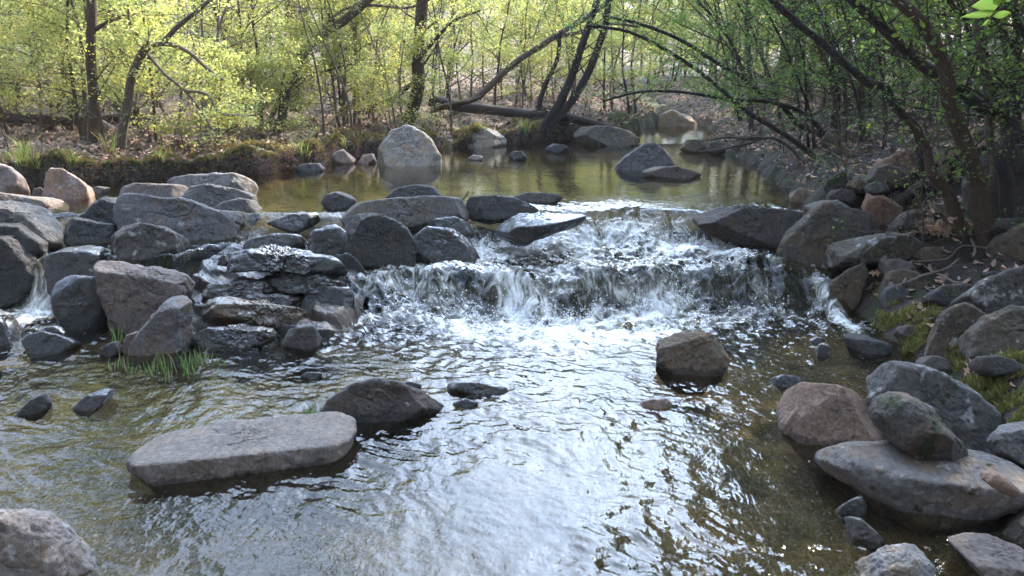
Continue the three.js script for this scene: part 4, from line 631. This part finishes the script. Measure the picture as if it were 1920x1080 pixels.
{ const m = addMesh('grass_tuft', blades(rng(622), 20, 0.04, 0.13, 0.006, 0.3), GRASS); m.position.copy(atY(220, 645, 0.02)); tag(m, 'grass tuft behind the low dark stone by the knobbly stone', 'grass'); }
const onGround = (x, z) => V(x, groundY(x, z), z);
[[20, 300], [40, 308], [52, 300], [70, 312], [135, 312], [205, 290], [300, 300], [560, 298], [575, 300], [640, 275], [905, 252], [985, 252]].forEach(([px, py], i) => { const p = hitGround(px, py), m = addMesh('sedge_tuft', blades(rng(640 + i), 26, 0.07, 0.2 + 0.08 * ((i * 7) % 3), 0.011, 0.6), SEDGE); m.position.copy(p).add(V(0, -0.02, 0)); tag(m, 'sunlit yellow-green sedge tuft on the lip of the mossy bank', 'grass', 'sedge tufts on the mossy bank'); });
function carpet(name, label, geo, mat, places, R, s0, s1, tilt = 0.5, vary = 0.5, kind = 'moss') {
  const m = new THREE.InstancedMesh(geo, mat, places.length);
  places.forEach((p, i) => { eu.set((R() - 0.5) * 2 * tilt, R() * 6.283, (R() - 0.5) * 2 * tilt); qt.setFromEuler(eu); const s = mix(s0, s1, R()); mtx.compose(p, qt, V(s, s, s)); m.setMatrixAt(i, mtx); const b = 1 - vary / 2 + vary * R(); tint.setRGB(b * (0.85 + 0.3 * R()), b, b * (0.8 + 0.4 * R())); m.setColorAt(i, tint); });
  m.name = numbered(name); scene.add(m); finish(m); return tag(m, label, kind, undefined, 'stuff');
}
{
  const R = rng(71), P = [];
  const T = [];
  for (let i = 0; i < 60000; i++) {
    const z = -6.4 - 7 * R(), x = bankLeft(z) + 0.4 - 1.6 * R(), d = bankLeft(z) - bankWobble(x, z) - x;
    if (d < 0.01 || d > 1) continue;
    const p = onGround(x, z), k = fbm(x * 2.2, z * 2.2, 50, 3);
    if (d < 0.16) { if (i % 2 && p.y < 0.66) T.push(p.add(V(0.03 * R(), 0.03 * (R() - 0.5), 0.03 * R()))); else if (k > -0.25) P.push(p); }
    else if (k + 0.2 * R() > -0.1 + d * 0.45) P.push(p);
  }
  carpet('bank_thatch', 'dark hanging roots and dead grass on the face of the mossy bank', blades(rng(74), 8, 0.04, 0.07, 0.006, 1.4), bladeMat([0.06, 0.045, 0.028]), T, R, 0.6, 1.6, 1.3, 0.8, 'roots');
  carpet('moss', 'yellow-green moss and short grass cushioning the sunlit bank', blades(rng(72), 9, 0.035, 0.032, 0.008, 0.9), MOSS, P, R, 0.5, 1.5, 0.6);
  const Q = [];
  for (let i = 0; i < 7000; i++) { const p = hitGround0(1640 + 290 * R(), 540 + 260 * R()); if (p && fbm(p.x * 4, p.z * 4, 52, 3) > 0.06) Q.push(p); }
  carpet('moss', 'dark green moss over the shaded bank among the lichen boulders', blades(rng(73), 9, 0.025, 0.032, 0.006, 0.8), MOSS, Q, R, 0.6, 1.4, 0.7);
}
function hitGround0(px, py) { const p = hitGround(px, py); return p.x > bankRight(p.z) + 0.05 ? V(p.x, groundY(p.x, p.z), p.z) : null; }
function dryLeaf() { const g = new THREE.BufferGeometry(); g.setAttribute('position', new THREE.Float32BufferAttribute([-0.045, 0.008, 0, -0.01, 0, 0.022, -0.01, 0, -0.022, 0.025, 0.004, 0.018, 0.025, 0.004, -0.018, 0.05, 0.02, 0, 0, 0.007, 0], 3)); g.setIndex([0, 1, 6, 0, 6, 2, 1, 3, 6, 6, 4, 2, 3, 5, 6, 6, 5, 4]); g.computeVertexNormals(); return g; }
const LITTER = new THREE.MeshStandardMaterial({ color: new THREE.Color().setRGB(0.3, 0.195, 0.135), roughness: 0.9, side: THREE.DoubleSide });
{
  const R = rng(91), P = [], Q = [];
  for (let i = 0; i < 36000; i++) { const z = -7.5 - 18 * R() ** 1.4, x = bankLeft(Math.max(z, -16)) - 0.25 - 14 * R() ** 1.3; P.push(onGround(x, z).add(V(0, 0.012, 0))); }
  carpet('leaf_litter', 'pinkish-brown fallen leaves over the sunlit forest floor', dryLeaf(), LITTER, P, R, 0.4, 1.0, 0.8, 0.9, 'leaves');
  for (let i = 0; i < 22000; i++) { const z = -3.0 - 19 * R(), x = bankRight(Math.max(z, -16)) + 0.12 + 4.5 * R(); if (fbm(x * 2, z * 2, 64, 2) > -0.45) Q.push(onGround(x, z).add(V(0, 0.012, 0))); }
  carpet('leaf_litter', 'dark damp fallen leaves and scraps over the shaded bank', dryLeaf(), LITTER, Q, R, 0.3, 0.85, 0.8, 0.8, 'leaves');
  const pile = hitGround(1768, 440), L = []; for (let i = 0; i < 260; i++) L.push(V(pile.x + (R() - 0.5) * 0.3, pile.y + 0.02 + 0.16 * R() * R(), pile.z + (R() - 0.5) * 0.25));
  carpet('leaf_pile', 'heap of curled dry brown leaves caught under the tree roots', dryLeaf(), LITTER, L, R, 0.4, 0.8, 1.4, 0.6, 'leaves');
}
// scattered stones too small to have a tale of their own
{
  const R = rng(1234);
  for (let i = 0; i < 30; i++) { const px = 1420 + 490 * R(), py = 300 + 400 * R(), p = hitGround0(px, py); if (!p || (px > 1680 && py < 430)) continue; const s = (16 + 26 * R()) * (0.5 + py / 700), h = s * (0.45 + 0.3 * R()); rock('bank_stone', 'small half-buried stone in the soil of the shaded bank', p.y, [[px - s, py], [px - s * 0.7, py - h * 0.7], [px, py - h], [px + s * 0.6, py - h * 0.8], [px + s, py - h * 0.1], [px + s * 0.5, py + h * 0.2], [px - s * 0.5, py + h * 0.2]], { tone: ['brown', 'dark', 'grey'][i % 3], moss: i % 4 === 0 ? 0.3 : 0, res: 9, group: 'small stones of the shaded bank' }); }
}
// ---- twigs, dead leaves, sprig
const twigMat = BARK.pale, greyTwig = BARK.grey;
function stick(name, label, px, r, mat, lift = 0.03) { const h = px.map((q) => { const p = hitGround(q[0], q[1]); return V(p.x, groundY(p.x, p.z) + lift, p.z); }), o = h[0].clone(), k = -o.z / F; const m = addMesh(name, tube(h.map((p) => p.clone().sub(o)), r * k, r * k * 0.5, 6, 3), mat); m.position.copy(o); tag(m, label, 'twig'); return m; }
stick('twig', 'bleached white zigzag twig on the bank', [[1740, 516], [1745, 530], [1765, 540], [1790, 552], [1800, 550]], 3, twigMat, 0.06);
stick('twig', 'long curved grey twig running along the bank above the bleached ones', [[1648, 535], [1690, 518], [1735, 510], [1775, 502], [1800, 490], [1850, 485]], 3, greyTwig, 0.06);
stick('twig', 'thick hooked grey root lying above the moss', [[1668, 548], [1672, 562], [1700, 555], [1735, 540], [1770, 525], [1795, 508]], 5, greyTwig, 0.07);
stick('twig', 'short grey twig leaning across the hooked root', [[1690, 556], [1700, 535], [1706, 515]], 3, twigMat, 0.08);
stick('twig', 'white snag of root curving beside the stems', [[1820, 505], [1824, 490], [1815, 478]], 3, twigMat, 0.08);
stick('broken_limb', 'grey broken limb lying across the rocks under the stems', [[1655, 412], [1690, 395], [1720, 375], [1755, 362]], 10, greyTwig, 0.1);
{ const a = atY(868, 373, 0.53), b = atY(882, 360, 0.55), m = addMesh('twig', tube([V(0, 0, 0), b.clone().sub(a).multiplyScalar(0.4), V(b.x - a.x, 0.07, 0.02)], 0.008, 0.004, 6, 3), BARK.dark); m.position.copy(a); tag(m, 'dark stick poking up behind the low lip rock', 'twig'); }
function oakShape() { const s = new THREE.Shape(), out = [[0, 0], [0.1, 0.06], [0.22, 0.05], [0.28, 0.2], [0.36, 0.06], [0.48, 0.07], [0.58, 0.26], [0.64, 0.08], [0.76, 0.08], [0.86, 0.18], [0.88, 0.06], [1, 0]]; s.moveTo(0, 0); for (const [x, y] of out.slice(1)) s.lineTo(x, y); for (const [x, y] of out.slice(1, -1).reverse()) s.lineTo(x, -y); return s; }
function oak(label, px, py, len, rx, ry, rz) { const g = new THREE.ExtrudeGeometry(oakShape(), { depth: 0.008, bevelEnabled: false, curveSegments: 1 }); g.translate(-0.5, 0, 0); g.scale(len, len, len); const m = addMesh('oak_leaf', g, new THREE.MeshStandardMaterial({ color: new THREE.Color().setRGB(0.52, 0.3, 0.19), roughness: 0.85, side: THREE.DoubleSide })); const p = hitGround(px, py); m.position.copy(p).add(V(0, 0.045, 0.03)); m.rotation.set(rx, ry, rz); return tag(m, label, 'leaf'); }
oak('pale brown dead oak leaf with deep lobes lying on dark moss', 1808, 700, 0.12, -0.6, 0.2, 0.9);
oak('dead oak leaf stuck upright between the boulders of the bank', 1888, 632, 0.1, -0.3, -0.3, 0.6);
oak('orange-brown dead leaf beside the upright chute boulder', 1638, 522, 0.12, -0.5, 0.1, 0.05);
{ // sprig hanging into the top of the picture, near the lens
  const D = 2.6, o = atZ(1895, -25, D), G = group3('leafy_sprig', 'bright green leafy sprig hanging from above close to the lens', 'branch', o), at = (x, y) => atZ(x, y, D).sub(o);
  addMesh('twig', tube([at(1895, -60), at(1885, -5), at(1862, 25), at(1850, 48)], 0.004, 0.0015, 5, 3), BARK.brown, G);
  const lm = leafMaterial([0.3, 0.42, 0.07]);
  [[1885, 0, 1822, 12, 30], [1870, 10, 1868, -8, 22], [1868, 22, 1802, 32, 14], [1860, 30, 1898, 24, 14], [1856, 38, 1842, 48, 10], [1880, 2, 1905, -15, 16]].forEach(([ax, ay, bx, by, w], i) => { const A = at(ax, ay), B = at(bx, by), d = B.clone().sub(A), s = V(-d.y, d.x, 0.3 * d.length() * (i % 2 ? 1 : -1)).normalize().multiplyScalar(w / 2 * D / F), pos = [], idx = []; for (let k = 0; k <= 6; k++) { const t = k / 6, ww = Math.sin(Math.PI * t ** 0.8); for (const q of [-1, 0, 1]) { const p = A.clone().addScaledVector(d, t).addScaledVector(s, q * ww).add(V(0, 0, (q ? 0.006 : 0) - 0.01 * t * t)); pos.push(p.x, p.y, p.z); } if (k) for (const c of [0, 1]) { const n = (k - 1) * 3 + c; idx.push(n, n + 1, n + 3, n + 1, n + 4, n + 3); } } const g = new THREE.BufferGeometry(); g.setAttribute('position', new THREE.Float32BufferAttribute(pos, 3)); g.setIndex(idx); g.computeVertexNormals(); addMesh('leaf', g, lm, G); });
}

{ // drops thrown up where the water lands
  const R = rng(4321), P = [];
  for (let i = 0; i < 3200; i++) { const x = -1.0 + 3.1 * R(), low = R() < 0.65, z = (low ? z2(x) + 0.12 : z1(x) + 0.15) + 0.2 * (R() - 0.4); if (foam(x, z) < 0.12) continue; P.push(V(x, waterY(x, z) + 0.004 - 0.025 * Math.log(1 - 0.97 * R()), z)); }
  carpet('spray', 'drops of white spray leaping from the foot of the falls', new THREE.IcosahedronGeometry(0.0042, 1), new THREE.MeshPhysicalMaterial({ color: new THREE.Color().setRGB(0.85, 0.87, 0.9), roughness: 0.15, transmission: 0.4, thickness: 0 }), P, R, 0.4, 1.3, 0.5, 0.1, 'water');
}

renderer.render(scene, camera);
